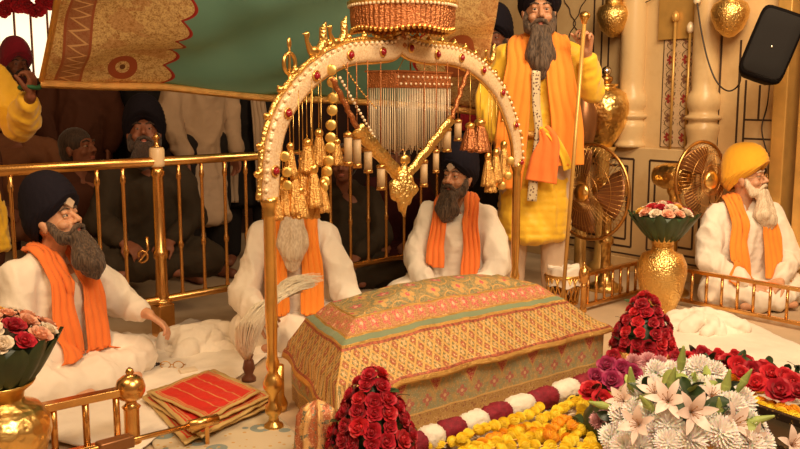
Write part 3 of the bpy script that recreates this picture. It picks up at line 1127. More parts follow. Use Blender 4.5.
def person(name, loc, rz, label, pose='sit', arms=None, yaw=0, pitch=0, roll=0, robe=None, sleeve=None, turb=None, under=None,
           skin='skin', hairm='hair_dark', beard=0.16, bw=1.0, lean=0.0, detail=2, knees=True, tw=.95, th=1.2, scarf=None, glasses=False,
           group=None, seed=0.0, bottom=None, robe_len=0.45, hands=True, spread=1.0, robe_fn=None, turb_lean=0.0, arm_robe=True, legs_dx=0.0, knee=.32, ky=-.22):
    t = thing(name, loc, label, 'person', group, rz)
    vb = (0.0050, 0.0075, 0.011)[2 - detail]
    vr = (0.010, 0.013, 0.018)[2 - detail]
    zb = 0.0 if pose == 'sit' else 0.86 - 0.10
    sk = M[skin]
    b = MB(); r = MB(); bt = MB(); spread *= .93
    def lz(y, z):     # forward lean of the upper body
        k = max(0, z - 0.13); return y - lean * k
    def q(x, y, z): return Vector((x, lz(y, z), z + zb))
    # torso
    b.ell(q(0, .02, .13), (.150, .115, .12)); b.ell(q(0, .01, .28), (.130, .095, .14)); b.ell(q(0, 0, .43), (.155, .105, .15))
    b.cap(q(-.14, .01, .535), q(.14, .01, .535), .052, .052); b.cap(q(0, .01, .55), q(0, -.01, .67), .056, .052)
    for k in range(11):
        u_ = k / 10
        r.ell(q(0, .03 - .03 * u_, .10 + .36 * u_), ((.205 - .025 * u_) * spread, .150 - .022 * u_, .09))
    for s in (-1, 1):
        r.cap(q(s * .05, .01, .575), q(s * .155 * spread, .01, .525), .060, .070)
        r.cap(q(s * .14 * spread, .01, .50), q(s * .14 * spread, .02, .30), .080, .085)
    hc = q(0, -.025, .745)
    Mh = Matrix.Translation(hc) @ Euler((R(pitch), R(roll), R(yaw))).to_matrix().to_4x4()
    Mh = Matrix.Translation(hc) @ Matrix.Rotation(R(yaw), 4, 'Z') @ Matrix.Rotation(R(pitch), 4, 'X') @ Matrix.Rotation(R(roll), 4, 'Y')
    head_shapes(b, Mh)
    b.cap(q(0, .01, .60), Mh @ Vector((0, 0.02, -0.05)), .052, .052)
    # arms: (elbow, wrist, hand direction, back of hand, thumb side, curl)
    arms = arms or {}
    for s in (-1, 1):
        a = arms.get(s)
        if a is None: a = ((s * .25, -.06, .30), (s * .12, -.26, .20), (-s * .6, -.6, -.3), (0, -.4, .9), -s, 0.6)
        sh = q(s * .17, .01, .53)
        el = Vector(a[0]) + Vector((0, 0, zb)); wr = Vector(a[1]) + Vector((0, 0, zb))
        b.cap(sh, el, .046, .038); b.cap(el, wr, .038, .026)
        if hands: hand(b, wr, a[2], a[3], a[4], a[5])
        cuff = el.lerp(wr, a[6] if len(a) > 6 else 0.86)
        if arm_robe:
            r.cap(sh, el, .070, .070); r.cap(el, cuff, .068, .052)
    if pose == 'sit':
        for s in (-1, 1):
            kx = s * knee + legs_dx
            b.cap((s * .09, 0, .11), (kx, ky, .09), .080, .060); b.cap((kx, ky, .075), (-s * .02, -.30, .055), .052, .038)
            b.cap((-s * .02, -.30, .05), (-s * .16, -.33, .04), .034, .022)
            r.cap((s * .09, 0, .12), (kx, ky + .01, .10), .115, .085); r.cap((kx, ky, .085), (-s * .04, -.31, .065), .080, .062)
        r.ell((0, -.18, .08), (.26, .18, .08))
    else:
        for s in (-1, 1):
            hx = s * .10
            b.cap((hx, 0.01, .88), (s * .11, -.01, .48), .085, .058); b.cap((s * .11, -.01, .48), (s * .11, .02, .09), .056, .040)
            b.cap((s * .11, .04, .045), (s * .13, -.12, .035), .038, .032)
            bt.cap((hx, .01, .88), (s * .11, -.01, .48), .105, .085); bt.cap((s * .11, -.01, .48), (s * .11, .02, .10), .080, .062)
        hem = robe_len
        n = 16
        for k in range(n):
            z = hem + (zb + 0.16 - hem) * k / (n - 1)
            f = 1 - k / (n - 1)
            r.ell((0, .01, z), (.180 * spread + .05 * f, .13 + .035 * f, .07 if k else .035))
    if robe_fn: robe_fn(r, q)
    b.remesh('body', sk, None, vb, 2 if detail == 2 else 3).parent = t
    rm = M[robe] if robe else None
    ro = None
    if rm:
        ro = r.remesh('robe', rm, None, vr, 4, fold=petal_fold(1, 0.019, seed)); ro.parent = t
    else: r.bm.free()
    if pose != 'sit' and bottom:
        bt.remesh('trousers', M[bottom], None, vr, 3, fold=petal_fold(1, 0.006, seed + 1)).parent = t
    else: bt.bm.free()
    if detail: face_parts(t, Mh, sk, M[hairm], True, beard, bw, beard > 0, True, glasses)
    elif beard > 0:
        e = MB(Mh); e.cap((0, -.06, -.07), (0, -.085, -.10 - beard), .05, .025); e.build('beard', M[hairm], t)
    if turb == 'hair':
        e = MB(Mh); e.ell((0, .022, .045), (.088, .104, .095)); e.ell((0, .05, 0), (.080, .075, .09)); e.build('hair', M['hair_dark'], t)
    elif turb: turban(t, Mh, M[turb], tw, th, under, turb_lean)
    if scarf and ro:
        bv = bvh_of(ro)
        fr = scarf.get('front', .16); wd = scarf.get('w', .11); ex = scarf.get('x', .105)
        for s in (-1, 1):
            low = scarf.get('low', {-1: .17, 1: .17})[s]
            pts = [q(0, .10, .60), q(s * .065, .055, .635), q(s * (ex * .80), -.04, .605), q(s * (ex * .82), -.12, .50), q(s * (ex * .95), -.15, .38), q(s * (ex - .01), -.18, (.38 + low) / 2), q(s * (ex - .01), -.20, low)]
            if 'ends' in scarf: pts = pts[:5] + [Vector(p_) + Vector((0, 0, zb)) for p_ in scarf['ends'][s]]
            n_ = len(pts)
            w_ = [wd * .6, wd * .7, wd * .8, wd * .9, wd * 1.0] + [wd * 1.1] * (n_ - 5)
            nn = [(0, .6, .8), (s * .1, .2, 1), (s * .1, -.5, .85), (0, -1, .3)] + [(0, -1, .1)] * (n_ - 4)
            ribbon(t, 'scarf', pts, w_, nn, M[scarf['m']], bv, nw=17, waves=scarf.get('waves', .006))
    return t


# --- left man, facing the right side of the picture
lm = P(62, 384)
person('seated_person', lm + Vector((-0.03, 0.02, 0)), R(60), 'seated person in a dark navy turban at the left, hand stretched over his knee',
       robe='white', turb='navy', under=M['muted'], hairm='hair_grey', beard=.17, bw=1.15, yaw=12, pitch=-20, skin='skin_light', tw=.92, th=1.2,
       arms={-1: ((-.24, -.08, .28), (-.08, -.20, .14), (.5, -.5, -.5), (0, -.3, 1), 1, .9),
             1: ((.29, -.10, .33), (.27, -.30, .30), (.35, -.75, -.60), (.5, -.35, .8), -1, .5, .70)}, knee=.27, lean=.06,
       scarf={'m': 'orange', 'w': .12, 'x': .085, 'low': {-1: .14, 1: .10}}, seed=1.0)
bpy.data.objects['seated_person'].scale = (.95, .95, .91)
# --- man behind the tassels, holding the whisk
sm_ = P(295, 338)
person('seated_person', sm_, R(8), 'seated person in white behind the hanging tassels, long white beard and saffron scarf',
       robe='white', turb='navy', hairm='hair_white', beard=.26, bw=1.2, yaw=-4, pitch=-8, th=1.0, spread=1.0, knee=.26,
       arms={-1: ((-.27, -.16, .26), (-.16, -.38, .20), (.3, -.9, .1), (-.5, -.2, .8), 1, 1.0),
             1: ((.27, -.13, .27), (.33, -.32, .17), (.5, -.8, -.1), (0, -.2, 1), -1, .4)},
       scarf={'m': 'orange2', 'w': .115, 'x': .10, 'low': {-1: .10, 1: .14}}, seed=2.0)
bpy.data.objects['seated_person.001'].scale = (.90, .92, .96)
# --- man at the centre
cm = P(457, 306)
person('seated_person', cm, R(-12), 'seated person in a black turban with a greying beard, centre, leaning on the railing side',
       robe='white', turb='navy', under=M['muted'], hairm='hair_grey', beard=.13, bw=1.1, yaw=-22, pitch=-4, th=1.25, tw=.92, roll=4,
       arms={-1: ((-.25, -.10, .28), (-.12, -.28, .17), (.6, -.7, -.2), (0, -.3, 1), 1, .5),
             1: ((.27, -.10, .27), (.14, -.29, .16), (-.6, -.7, -.2), (0, -.3, 1), -1, .5)},
       scarf={'m': 'orange', 'w': .105, 'x': .115, 'low': {-1: .26, 1: .16}}, seed=3.0)
bpy.data.objects['seated_person.002'].scale = (.92, .95, .98)
# --- man in the yellow turban on the right
rm_ = P(738, 299.5)
person('seated_person', rm_, R(10), 'seated person in a bright yellow turban and long white beard, hands clasped in his lap',
       robe='white', turb='turban_yellow', hairm='hair_white', beard=.20, bw=1.25, yaw=42, pitch=-8, th=1.12, tw=1.0, skin='skin_light', spread=1.05, glasses=True, knee=.25, ky=-.17,
       arms={-1: ((-.27, -.08, .27), (-.09, -.27, .15), (.8, -.5, -.1), (0, -.5, .9), 1, .8, .78),
             1: ((.27, -.08, .27), (.09, -.28, .165), (-.8, -.5, -.1), (0, -.5, .9), -1, .8, .78)},
       scarf={'m': 'orange2', 'w': .115, 'x': .115, 'low': {-1: .13, 1: .17}}, seed=4.0)
bpy.data.objects['seated_person.003'].scale = (.96, .96, .95)
# sliver of a neighbour at the right edge
person('seated_person', P(856, 316), R(20), 'white clothed seated person cut off by the right edge', robe='white', turb='navy', hairm='hair_dark', beard=.1, detail=1, knee=.22, ky=-.17, seed=5.0)

# --- standing attendant with the staff
st = Vector((532 - 400, 0, 0)) / 900 * 5.28 + Vector((0, 5.15, 0))
def flare(r, q):
    pass
stand = person('standing_person', st, R(-4), 'standing attendant in a yellow robe and saffron stole holding a tall gilded staff',
       pose='stand', robe='yellow', turb='navy', hairm='hair_grey', beard=.22, bw=1.15, yaw=2, pitch=-3, bottom='muted', robe_len=.36, spread=.94,
       arms={-1: ((-.27, .0, .30), (-.22, -.12, .10), (.1, -.3, -.9), (-.9, -.2, .1), 1, .5),
             1: ((.29, -.02, .36), (.245, -.16, .555), (-.05, -.35, .9), (.65, .6, .2), 1, 1.15, .74)},
       scarf={'m': 'orange2', 'w': .155, 'x': .125, 'ends': {-1: [(-.135, -.15, .20), (-.150, -.16, .02), (-.170, -.17, -.14)], 1: [(.15, -.15, .20), (.155, -.16, .08), (.16, -.17, -.02)]}, 'waves': .006}, seed=6.0)
stand.scale = (1.03, 1.03, 1.085)
# sash, belt and strap of the attendant
m = MB(); pts = []
for k in range(40):
    a = 2 * PI * k / 40
    pts.append((.205 * math.cos(a), .155 * math.sin(a) + .005, .895 + .008 * math.sin(a * 2)))
m.tube(pts, .018, 8, True); o = m.build('belt', M['gold_thread'], stand)
def strap_mat():
    g = G('floral silver strap')
    f = g.voro(70).lt(0.32)
    col = g.mix(f, (0.62, 0.50, 0.32), (0.12, 0.05, 0.04))
    return g.out(col, 0.45, 0.3)
M['strap'] = strap_mat()
ribbon(stand, 'strap', [(-.02, -.17, 1.22), (-.015, -.175, 1.05), (.0, -.185, .90), (-.02, -.195, .72), (-.03, -.205, .56)], [.05, .045, .045, .05, .055], [(0, -1, .1)] * 5, M['strap'], None, .004, 0.0, 5, 0.001)
ribbon(stand, 'sash', [(.02, -.19, .93), (.05, -.20, .86), (.03, -.21, .76), (.015, -.215, .66)], [.05, .11, .15, .17], [(0, -1, .1)] * 4, M['orange'], None, .006, 0.0, 11, 0.008)
ribbon(stand, 'sash', [(.0, -.19, .92), (.06, -.20, .90), (.13, -.185, .80), (.16, -.175, .72)], [.03, .04, .045, .05], [(.1, -1, .1)] * 4, M['yellow'], None, .006, 0.0, 7, 0.004)
m = MB()
for k in range(12):
    a = 2 * PI * k / 12
    m.ell((-.19 + .0, -.165 + .0, 1.10 - k * .012), (.012, .006, .01), None, 8, 6)
m.build('brooch', M['gold'], stand)
# staff
hl = Matrix.Rotation(R(-4), 3, 'Z') @ Vector((.215, -.235, (.555 + .76 + .10) * 1.05)) * 1.03 + st
sp0 = P(561, 286); sp0.y = hl.y - .02; sp0 = Vector(((561 - 400) / FPX * (sp0.y + .15), sp0.y, 0))
hx = sp0 + (hl - sp0) * 1.035
stf = thing('ceremonial_staff', (0, 0, 0), 'tall slim gilded staff with a round knob held by the standing attendant', 'staff')
m = MB(); m.tube([sp0, hx], .011, 12); m.build('shaft', M['gilt'], stf)
m = MB(); dq = (hx - sp0).normalized(); m.lathe([(.012, -.02), (.018, 0), (.024, .008), (.030, .022), (.024, .038), (.006, .046)], hx, 18, axis=dq); m.build('knob', M['gold'], stf)

# ---------------------------------------------------------------- people in the dim hall behind the railing
def crowd(px, py, Y, rz, label, **kw):
    d = dict(detail=1, hands=True); d.update(kw)
    p = Vector(((px - 400) / FPX * (Y + .1), Y, 0))
    return person('bystander', p, R(rz), label, **d)
A0 = {-1: ((-.24, .0, .28), (-.20, -.10, .05), (0, -.1, -1), (-1, 0, 0), 1, .4), 1: ((.24, .0, .28), (.20, -.10, .05), (0, -.1, -1), (1, 0, 0), -1, .4)}
crowd(205, 0, 5.75, 50, 'standing bystander in a long white tunic over dark trousers behind the railing', pose='stand', robe='tunic', bottom='black', robe_len=.40, turb='navy', beard=.12, arms=A0, seed=11, skin='skin_dimmed', spread=.85)
crowd(248, 0, 6.3, 12, 'standing bystander in dark clothes with a long white stole', pose='stand', robe='black', bottom='black', robe_len=.45, turb='navy', beard=.12, arms=A0, scarf={'m': 'tunic', 'w': .10, 'x': .09, 'ends': {-1: [(-.10, -.16, .2), (-.11, -.17, -.05), (-.12, -.18, -.3)], 1: [(.10, -.16, .2), (.11, -.17, -.05), (.12, -.18, -.3)]}}, seed=12, skin='skin_dimmed')
crowd(150, 0, 4.95, 15, 'bystander in a dark turban and olive clothes looking down behind the rail lamp', robe='olive', turb='navy', beard=.10, pitch=-22, seed=13, skin='skin_dimmed').location.z = 0.22
crowd(84, 0, 5.35, 40, 'bystander in a brown robe with dark hair sitting behind the railing', robe='brown', turb='hair', beard=0, pitch=-10, seed=14, skin='skin_dimmed', yaw=30).location.z = 0.12
crowd(26, 0, 5.6, 25, 'bystander in peach clothes sitting at the left behind the railing', robe='peach', turb='maroon', beard=0, seed=15, skin='skin_dimmed').location.z = 0.32
crowd(88, 0, 6.3, 5, 'standing bystander in a brown robe below the canopy corner', pose='stand', robe='brown', bottom='brown', turb='navy', beard=.1, arms=A0, seed=16, skin='skin_dimmed')
crowd(28, 0, 6.9, 20, 'bystander in a crimson turban in front of the bright window', pose='stand', robe='maroon', bottom='brown', turb='crimson', beard=.1, arms=A0, seed=17, skin='skin_dimmed', yaw=20, pitch=-10).location.z = -0.12
crowd(345, 0, 5.75, -5, 'bystander in a grey green shawl sitting in the dark behind the railing', robe='olive', turb='hair', beard=0, seed=18, skin='skin_dimmed')
crowd(398, 0, 6.3, -5, 'bystander in dark maroon sitting far behind the railing', robe='maroon', turb='hair', beard=0, seed=19, skin='skin_dimmed')
crowd(492, 0, 5.95, -20, 'standing bystander in a dark turban and red shawl behind the attendant', pose='stand', robe='black', bottom='black', turb='navy', beard=.14, arms=A0, scarf={'m': 'crimson', 'w': .14, 'x': .11}, seed=20, skin='skin_dimmed').location.z = 0.03
crowd(140, 0, 6.6, 0, 'standing bystander in black, head hidden by the canopy', pose='stand', robe='black', bottom='black', turb='navy', beard=.1, arms=A0, seed=21, skin='skin_dimmed')

# --- arm raised at the left edge: a person mostly outside the frame
ra = D(30, 86, 4.12)
rp = D(-52, 120, 4.25)
pz = {-1: A0[-1]}
base = Vector((rp.x, 4.30, 0))
wr = ra - base
def unrot(v, a): return Matrix.Rotation(-a, 3, 'Z') @ v
az = R(35)
w_ = unrot(wr - Vector((0, 0, .76)), az)
rp_ = person('bystander', base, az, 'person in a yellow robe at the left edge raising a hand towards the canopy', pose='stand', robe='yellow', bottom='brown', turb='navy', beard=.12, detail=2, skin='skin_dimmed',
       arms={-1: A0[-1], 1: ((.28, -.10, .28), tuple(w_ - Vector((0, 0, .045))), (.1, -.2, .95), (.7, -.5, .1), -1, 1.1, .80)}, seed=22)
m = MB(); m.tube([tuple(w_ + Vector((0, 0, .76 - .005)) + Vector((.045 * math.cos(a), .04 * math.sin(a), .004 * math.cos(3 * a)))) for a in [2 * PI * k / 24 for k in range(24)]], .010, 8, True)
m.build('thread_bracelet', plain('green thread', (0.02, 0.12, 0.05), 0.7), rp_)


# ================================================================ CANOPY CLOTH
def canopy_mat():
    g = G('canopy cloth')
    u, v, _ = g.xyz(g.coord('UV'))
    sc = (v * 31.0).sin().abs() * 0.026 + v * .03
    mid = u.gt(0.268 + sc * 1.0) * u.lt(0.865 - sc)
    edge = ((u - 0.268 - sc).abs().lt(0.004)).mx((u - 0.865 + sc).abs().lt(0.004))
    tex = g.coord('UV')
    st = (g.noise(150, 2, g.scaled(tex, (1.6, 1, 1)), 0.8) + g.noise(45, 3, g.scaled(tex, (1.6, 1, 1)), 0.8)) * 0.5
    goldc = g.mix(g.ramp(st, 0.38, 0.55), (0.50, 0.25, 0.07), (1.0, 0.84, 0.42))  # gold weave with its glitter painted in as pale and dark noise
    blot = g.noise(9, 3, tex).gt(0.56)
    goldc = g.mix(blot * 0.35, goldc, (0.60, 0.22, 0.08))
    # woven roundels and the zig zag border near the end
    du = (u - 0.178) * 3.4; dv = (v - 0.085) * 1.9
    rr = g.math('SQRT', du * du + dv * dv)
    goldc = g.mix(rr.lt(0.115) * rr.gt(0.055), goldc, (0.50, 0.13, 0.06))
    goldc = g.mix(rr.lt(0.022), goldc, (0.2, 0.08, 0.04))
    du = (u - 0.93) * 3.4; dv = (v - 0.35) * 1.0
    r2 = g.math('SQRT', du * du + dv * dv)
    goldc = g.mix(r2.lt(0.12) * r2.gt(0.06), goldc, (0.50, 0.16, 0.07))
    bord = u.gt(0.030) * u.lt(0.085)
    goldc = g.mix(bord * 0.75, goldc, (0.42, 0.13, 0.08))
    zig = ((v * 19).frac() - 0.5).abs() * 0.075 + 0.040
    goldc = g.mix(bord * (u - zig).abs().lt(0.005), goldc, (0.92, 0.68, 0.36))
    goldc = g.mix((u - 0.030).abs().lt(0.003).mx((u - 0.085).abs().lt(0.003)), goldc, (0.50, 0.16, 0.08))
    teal = g.mix(g.ramp(g.noise(3, 2, tex), 0.3, 0.7), (0.14, 0.37, 0.31), (0.20, 0.47, 0.39))
    col = g.mix(mid, goldc, teal)
    col = g.mix(edge, col, (0.42, 0.02, 0.02))
    g.bump(st * (1 - mid), 0.6, 0.006)
    g.put(g.b.inputs['Metallic'], (1 - mid) * 0.45)
    return g.out(col, 0.5)


def canopy_out(g_m): return g_m


M['canopy'] = canopy_mat()
bt_ = M['canopy'].node_tree.nodes['Principled BSDF']
can = thing('canopy_cloth', D(262, 95, 4.75), 'large overhead canopy cloth of green satin with gold brocade ends and scalloped red edge', 'canopy')
hemp = [(42, 80, 4.05), (100, 83, 4.25), (165, 84, 4.45), (262, 95, 4.80), (345, 98, 5.10), (430, 104, 5.30), (480, 110, 5.42)]
def hem_at(u):
    x = 42 + 438 * u
    for (x0, y0, d0), (x1, y1, d1) in zip(hemp, hemp[1:]):
        if x <= x1 + 1e-6:
            t_ = (x - x0) / (x1 - x0); return D(x, y0 + (y1 - y0) * t_, d0 + (d1 - d0) * t_)
NU, NVV = 120, 50
bm = bmesh.new(); uvl = bm.loops.layers.uv.new('UVMap')
rows = []
for i in range(NU + 1):
    u = i / NU; h0 = hem_at(u); row = []
    top = Vector((h0.x * 0.70 + 0.17, h0.y - 1.25, 2.05))
    for j in range(NVV + 1):
        v = j / NVV
        p = h0.lerp(top, v)
        sag = -0.05 * math.sin(v * PI) + 0.012 * math.sin(u * 34 + v * 5 + 2 * noise.noise(Vector((u * 4, v * 3, 0)))) * (0.3 + v * .7) + 0.03 * noise.noise(Vector((u * 6, v * 3, 2))) + 0.022 * math.sin(u * 15 - v * 16 + 2.5 * noise.noise(Vector((u * 3, v * 2, 5)))) * min(1, v * 4)
        p = p + Vector((0, -sag * .5, sag))
        row.append((bm.verts.new(p - can.location), u, v))
    rows.append(row)
for i in range(NU):
    for j in range(NVV):
        q4 = (rows[i][j], rows[i + 1][j], rows[i + 1][j + 1], rows[i][j + 1])
        f = bm.faces.new([q[0] for q in q4]); f.smooth = True
        for l, q in zip(f.loops, q4): l[uvl].uv = (q[1], q[2])
me = bpy.data.meshes.new('cloth'); bm.to_mesh(me); bm.free()
o = link('cloth', me, M['canopy'], can); so = o.modifiers.new('t', 'SOLIDIFY'); so.thickness = 0.006
m = MB(); pts = [hem_at(k / 60) - can.location + Vector((0, -0.006, -0.012)) for k in range(61)]
rows = [[p + Vector((0, 0, .020)), p + Vector((0, -.012, .012)), p + Vector((0, -.014, -.010)), p + Vector((0, -.004, -.022)), p + Vector((0, .010, -.006))] for p in pts]
m.grid(rows, cv=True); m.build('hem_border', M['gold_thread'], can)
m = MB(); e_ = [rows_[0] for rows_ in [None] * 0]
pts = []
for j in range(31):
    v = j / 30; h0 = hem_at(0); top = Vector((h0.x * .70 + .17, h0.y - 1.25, 2.05)); p = h0.lerp(top, v); sag = -0.05 * math.sin(v * PI)
    pts.append(p + Vector((0, -sag * .5 - .004, sag)) - can.location)
m.tube(pts, .013, 8); m.build('edge_cord', M['gold_thread'], can)

# ================================================================ JEWELLED ARCH
AL, AR = P(277, 428), Vector((0.640, 4.70, 0))
AD = (AR - AL).normalized(); AN = Vector((AD.y, -AD.x, 0))     # towards the camera
def AP(px, py, off=0.0):
    r = ray(px, py); o = Vector((0, 0, EYE))
    n = AN; a0 = AL + AN * off
    t_ = (a0 - o).dot(n) / r.dot(n)
    return o + r * t_
arch = thing('jewelled_arch', AL, 'tall jewelled gold arch with a pearl studded band on two slim gold columns', 'arch')
def al(p): return Vector(p) - AL
cl = [(269, 200), (270, 175), (272, 150), (278, 125), (289, 102), (305, 82), (325, 65), (350, 54), (378, 52), (392, 50), (400, 44), (408, 49), (425, 54), (450, 56), (470, 64), (487, 78), (500, 96), (509, 118), (515, 140), (517, 165)]
cw = [AP(*p) for p in cl]
def smooth_path(pts, n=8):
    out = []
    for i in range(len(pts) - 1):
        p0, p1, p2, p3 = pts[max(i - 1, 0)], pts[i], pts[i + 1], pts[min(i + 2, len(pts) - 1)]
        for k in range(n):
            u = k / n
            out.append(0.5 * ((2 * p1) + (-p0 + p2) * u + (2 * p0 - 5 * p1 + 4 * p2 - p3) * u * u + (-p0 + 3 * p1 - 3 * p2 + p3) * u ** 3))
    out.append(pts[-1]); return out
cw = smooth_path(cw, 6)
nrmls = []
for i in range(len(cw)):
    tg = (cw[min(i + 1, len(cw) - 1)] - cw[max(i - 1, 0)]).normalized()
    nrmls.append(AN.cross(tg).normalized() * -1)
if nrmls[len(cw) // 2].z < 0: nrmls = [-n for n in nrmls]
def band(w0, w1, d0, d1):
    rows = []
    for p, n in zip(cw, nrmls):
        rows.append([al(p + n * w0 + AN * d0), al(p + n * w0 * .8 + n * w1 * .2 + AN * d1), al(p + n * w0 * .2 + n * w1 * .8 + AN * d1), al(p + n * w1 + AN * d0), al(p + n * w1 - AN * d0), al(p + n * w0 - AN * d0)])
    return rows
m = MB(); vs = m.grid(band(-.037, .037, .012, .020), cv=True); m.face(vs[0]); m.face(vs[-1]); o = m.build('pearl_band', M['pearl_band'], arch)
m = MB(); m.tube([al(p + n * .050) for p, n in zip(cw, nrmls)], [.0105 + .002 * math.sin(i * 1.3) for i in range(len(cw))], 10); m.build('outer_rim', M['gold_fine'], arch)
m = MB(); m.tube([al(p - n * .040) for p, n in zip(cw, nrmls)], .007, 8); m.build('inner_rim', M['gold'], arch)
acc = 0; pb_ = None; nb = 0
for i in range(1, len(cw)):
    seg_l = (cw[i] - cw[i - 1]).length; d0_ = acc; acc += seg_l
    while acc > .034 and nb < 100:
        acc -= .034; f_ = 1 - acc / seg_l if seg_l > acc else 0
        p = al(cw[i - 1].lerp(cw[i], max(0, min(1, f_))) + nrmls[i] * .036 + AN * .020)
        if pb_ is None:
            m = MB(); m.ell((0, 0, 0), (.008, .008, .008), None, 10, 6); pb_ = m.build('pearl', M['pearl'], arch); b_ = pb_
        else:
            b_ = pb_.copy(); COL.objects.link(b_); b_.parent = arch
        b_.location = p; nb += 1
m2 = None; acc = 0.1
for i in range(1, len(cw)):
    acc += (cw[i] - cw[i - 1]).length
    if acc > .20:
        acc = 0
        if m2 is None:
            m2 = MB(); m2.ell((0, 0, 0), (.014, .014, .014), None, 12, 8); so_ = m2.build('ruby', M['ruby'], arch)
            mm = MB(); pts = [(.017 * math.cos(a), .017 * math.sin(a), 0) for a in [2 * PI * k / 20 for k in range(20)]]
            mm.tube(pts, .004, 6, True); se = mm.build('setting', M['gold'], so_); se.rotation_euler = (PI / 2, 0, math.atan2(AD.y, AD.x))
            so_.location = al(cw[i] + AN * .026)
        else:
            c = so_.copy(); COL.objects.link(c); c.parent = arch; c.location = al(cw[i] + AN * .026)
            d = se.copy(); COL.objects.link(d); d.parent = c
# small leaf finials along the outer edge
acc = 0; first = None
for i in range(1, len(cw) - 1):
    acc += (cw[i] - cw[i - 1]).length
    if acc > .085:
        acc = 0
        mm = MB(); p = al(cw[i] + nrmls[i] * .062); mm.cap(p, p + nrmls[i] * .016, .012, .003, 8); mm.ell(p, (.014, .014, .014), None, 8, 6)
        mm.build('leaf_finial', M['gold'], arch)
# columns
for base, topp, hh in ((AL, AP(269, 200), 0), (AR, AP(517, 165), 1)):
    zt = topp.z
    pr = [(.034, 0), (.036, .010), (.034, .02), (.020, .03), (.017, .05), (.030, .065), (.030, .085), (.018, .10), (.016, .13), (.034, .155), (.036, .175), (.026, .20), (.017, .215), (.022, .23), (.025, .25), (.019, .27), (.0175, .30), (.0225, .42), (.021, zt - .06), (.024, zt - .05), (.020, zt - .04), (.030, zt - .01), (.032, zt + .01)]
    m = MB(); m.lathe(pr, (0, 0, 0), 24); o = m.build('column', M['gold'], arch); o.location = al(Vector((topp.x, topp.y, 0)))
# crowning tie between the cusp and the fringed umbrella
cusp = AP(400, 44)
Mr = Matrix.Rotation(math.atan2(AD.y, AD.x), 3, 'Z')
# birds and ring on the arch
def bird(px, py, s=1.0, flip=1, who=''):
    base = AP(px, py)
    t = thing('peacock_ornament', base, who, 'ornament', None, math.atan2(AD.y, AD.x))
    m = MB(); s_ = s
    m.cap((0, 0, -.03), (0, 0, .012), .005, .005, 8)
    m.ell((0, 0, .03 * s_), (.026 * s_, .014 * s_, .016 * s_)); m.chain([(flip * -.018 * s_, 0, .036 * s_), (flip * -.032 * s_, 0, .060 * s_), (flip * -.030 * s_, 0, .078 * s_)], [.010 * s_, .006 * s_, .009 * s_], 8)
    m.cap((flip * -.034 * s_, 0, .080 * s_), (flip * -.052 * s_, 0, .076 * s_), .005 * s_, .002, 8)
    m.remesh('bird', M['gold'], t, .004, 2)
    m = MB(); m.chain([(flip * .02 * s_, 0, .032 * s_), (flip * .045 * s_, 0, .060 * s_), (flip * .042 * s_, 0, .095 * s_), (flip * .055 * s_, 0, .115 * s_)], [.012 * s_, .013 * s_, .011 * s_, .004], 8); m.build('tail', M['gold_fine'], t)
bird(314, 62, 1.25, 1, 'gilded peacock ornament perched on the left shoulder of the arch')
bird(336, 52, 1.15, 1, 'gilded peacock ornament on the arch, nearer to the fringed umbrella')
bird(489, 68, 1.0, 1, 'gilded bird ornament on the right shoulder of the arch')
rg = AP(290, 88)
t = thing('ring_emblem', rg, 'gold ring emblem with an upright blade on the left of the arch', 'ornament', None, math.atan2(AD.y, AD.x))
m = MB(); m.tube([(.030 * math.cos(a), 0, .085 + .036 * math.sin(a)) for a in [2 * PI * k / 32 for k in range(32)]], .007, 8, True); m.tube([(0, 0, .0), (0, 0, .05)], .007, 8); m.build('ring', M['gold'], t)
m = MB(); m.cap((0, 0, .04), (0, 0, .14), .005, .005, 8); m.ell((0, 0, .155), (.010, .006, .020)); m.build('blade', M['gold'], t)

# fringed umbrella above the arch
um_c = Vector((cusp.x + .010, cusp.y, 0)); zb_ = D(402, 33, cusp.y).z
um = thing('fringed_umbrella', (um_c.x, um_c.y, zb_), 'round gold ceremonial umbrella with tiered top and copper fringe above the arch', 'umbrella')
dz = .13
m = MB(); m.lathe([(.012, -.06), (.020, -.05), (.010, -.035), (.016, -.02), (.010, 0), (.010, .12)], (0, 0, 0), 16); m.build('stem', M['copper'], um)
m = MB(); m.lathe([(.214, .100), (.222, .112), (.222, .125), (.206, .135), (.198, .15), (.200, .16), (.165, .175), (.160, .20), (.130, .22), (.06, .28), (.02, .31), (.012, .40)], (0, 0, 0), 64, .02, 16); m.build('dome', M['gold_thread'], um)
m = MB(); rows = []
for z, k in ((.006, 0), (.012, 1), (.05, 1), (.10, 1), (.108, 0)):
    rows.append([((.212 - .004 * (z < .05)) * (1 + .013 * math.cos(a * 60) + .012 * math.cos(a * 9 + z * 10)) * math.cos(a), (.212 - .004 * (z < .05)) * (1 + .013 * math.cos(a * 60) + .012 * math.cos(a * 9)) * math.sin(a), z + .006 * math.cos(a * 5)) for a in [2 * PI * j / 360 for j in range(360)]])
m.grid(rows, cv=True); o = m.build('fringe', M['copper'], um); o.modifiers.new('s', 'SOLIDIFY').thickness = .004
m = MB()
for j in range(60):
    a = 2 * PI * j / 60
    m.ell((.212 * math.cos(a), .212 * math.sin(a), .008 + .006 * math.cos(a * 5)), (.008, .008, .011), None, 8, 6)
m.build('bead_edge', M['gold'], um)
m = MB()
for j in range(72):
    a = 2 * PI * j / 72
    m.ell((.219 * math.cos(a), .219 * math.sin(a), .104), (.007, .007, .007), None, 8, 6)
m.build('bead_row', M['pearl'], um)

# ================================================================ HANGING ORNAMENTS
def px2m(py_len, p): return py_len * (p.y + .1) / FPX
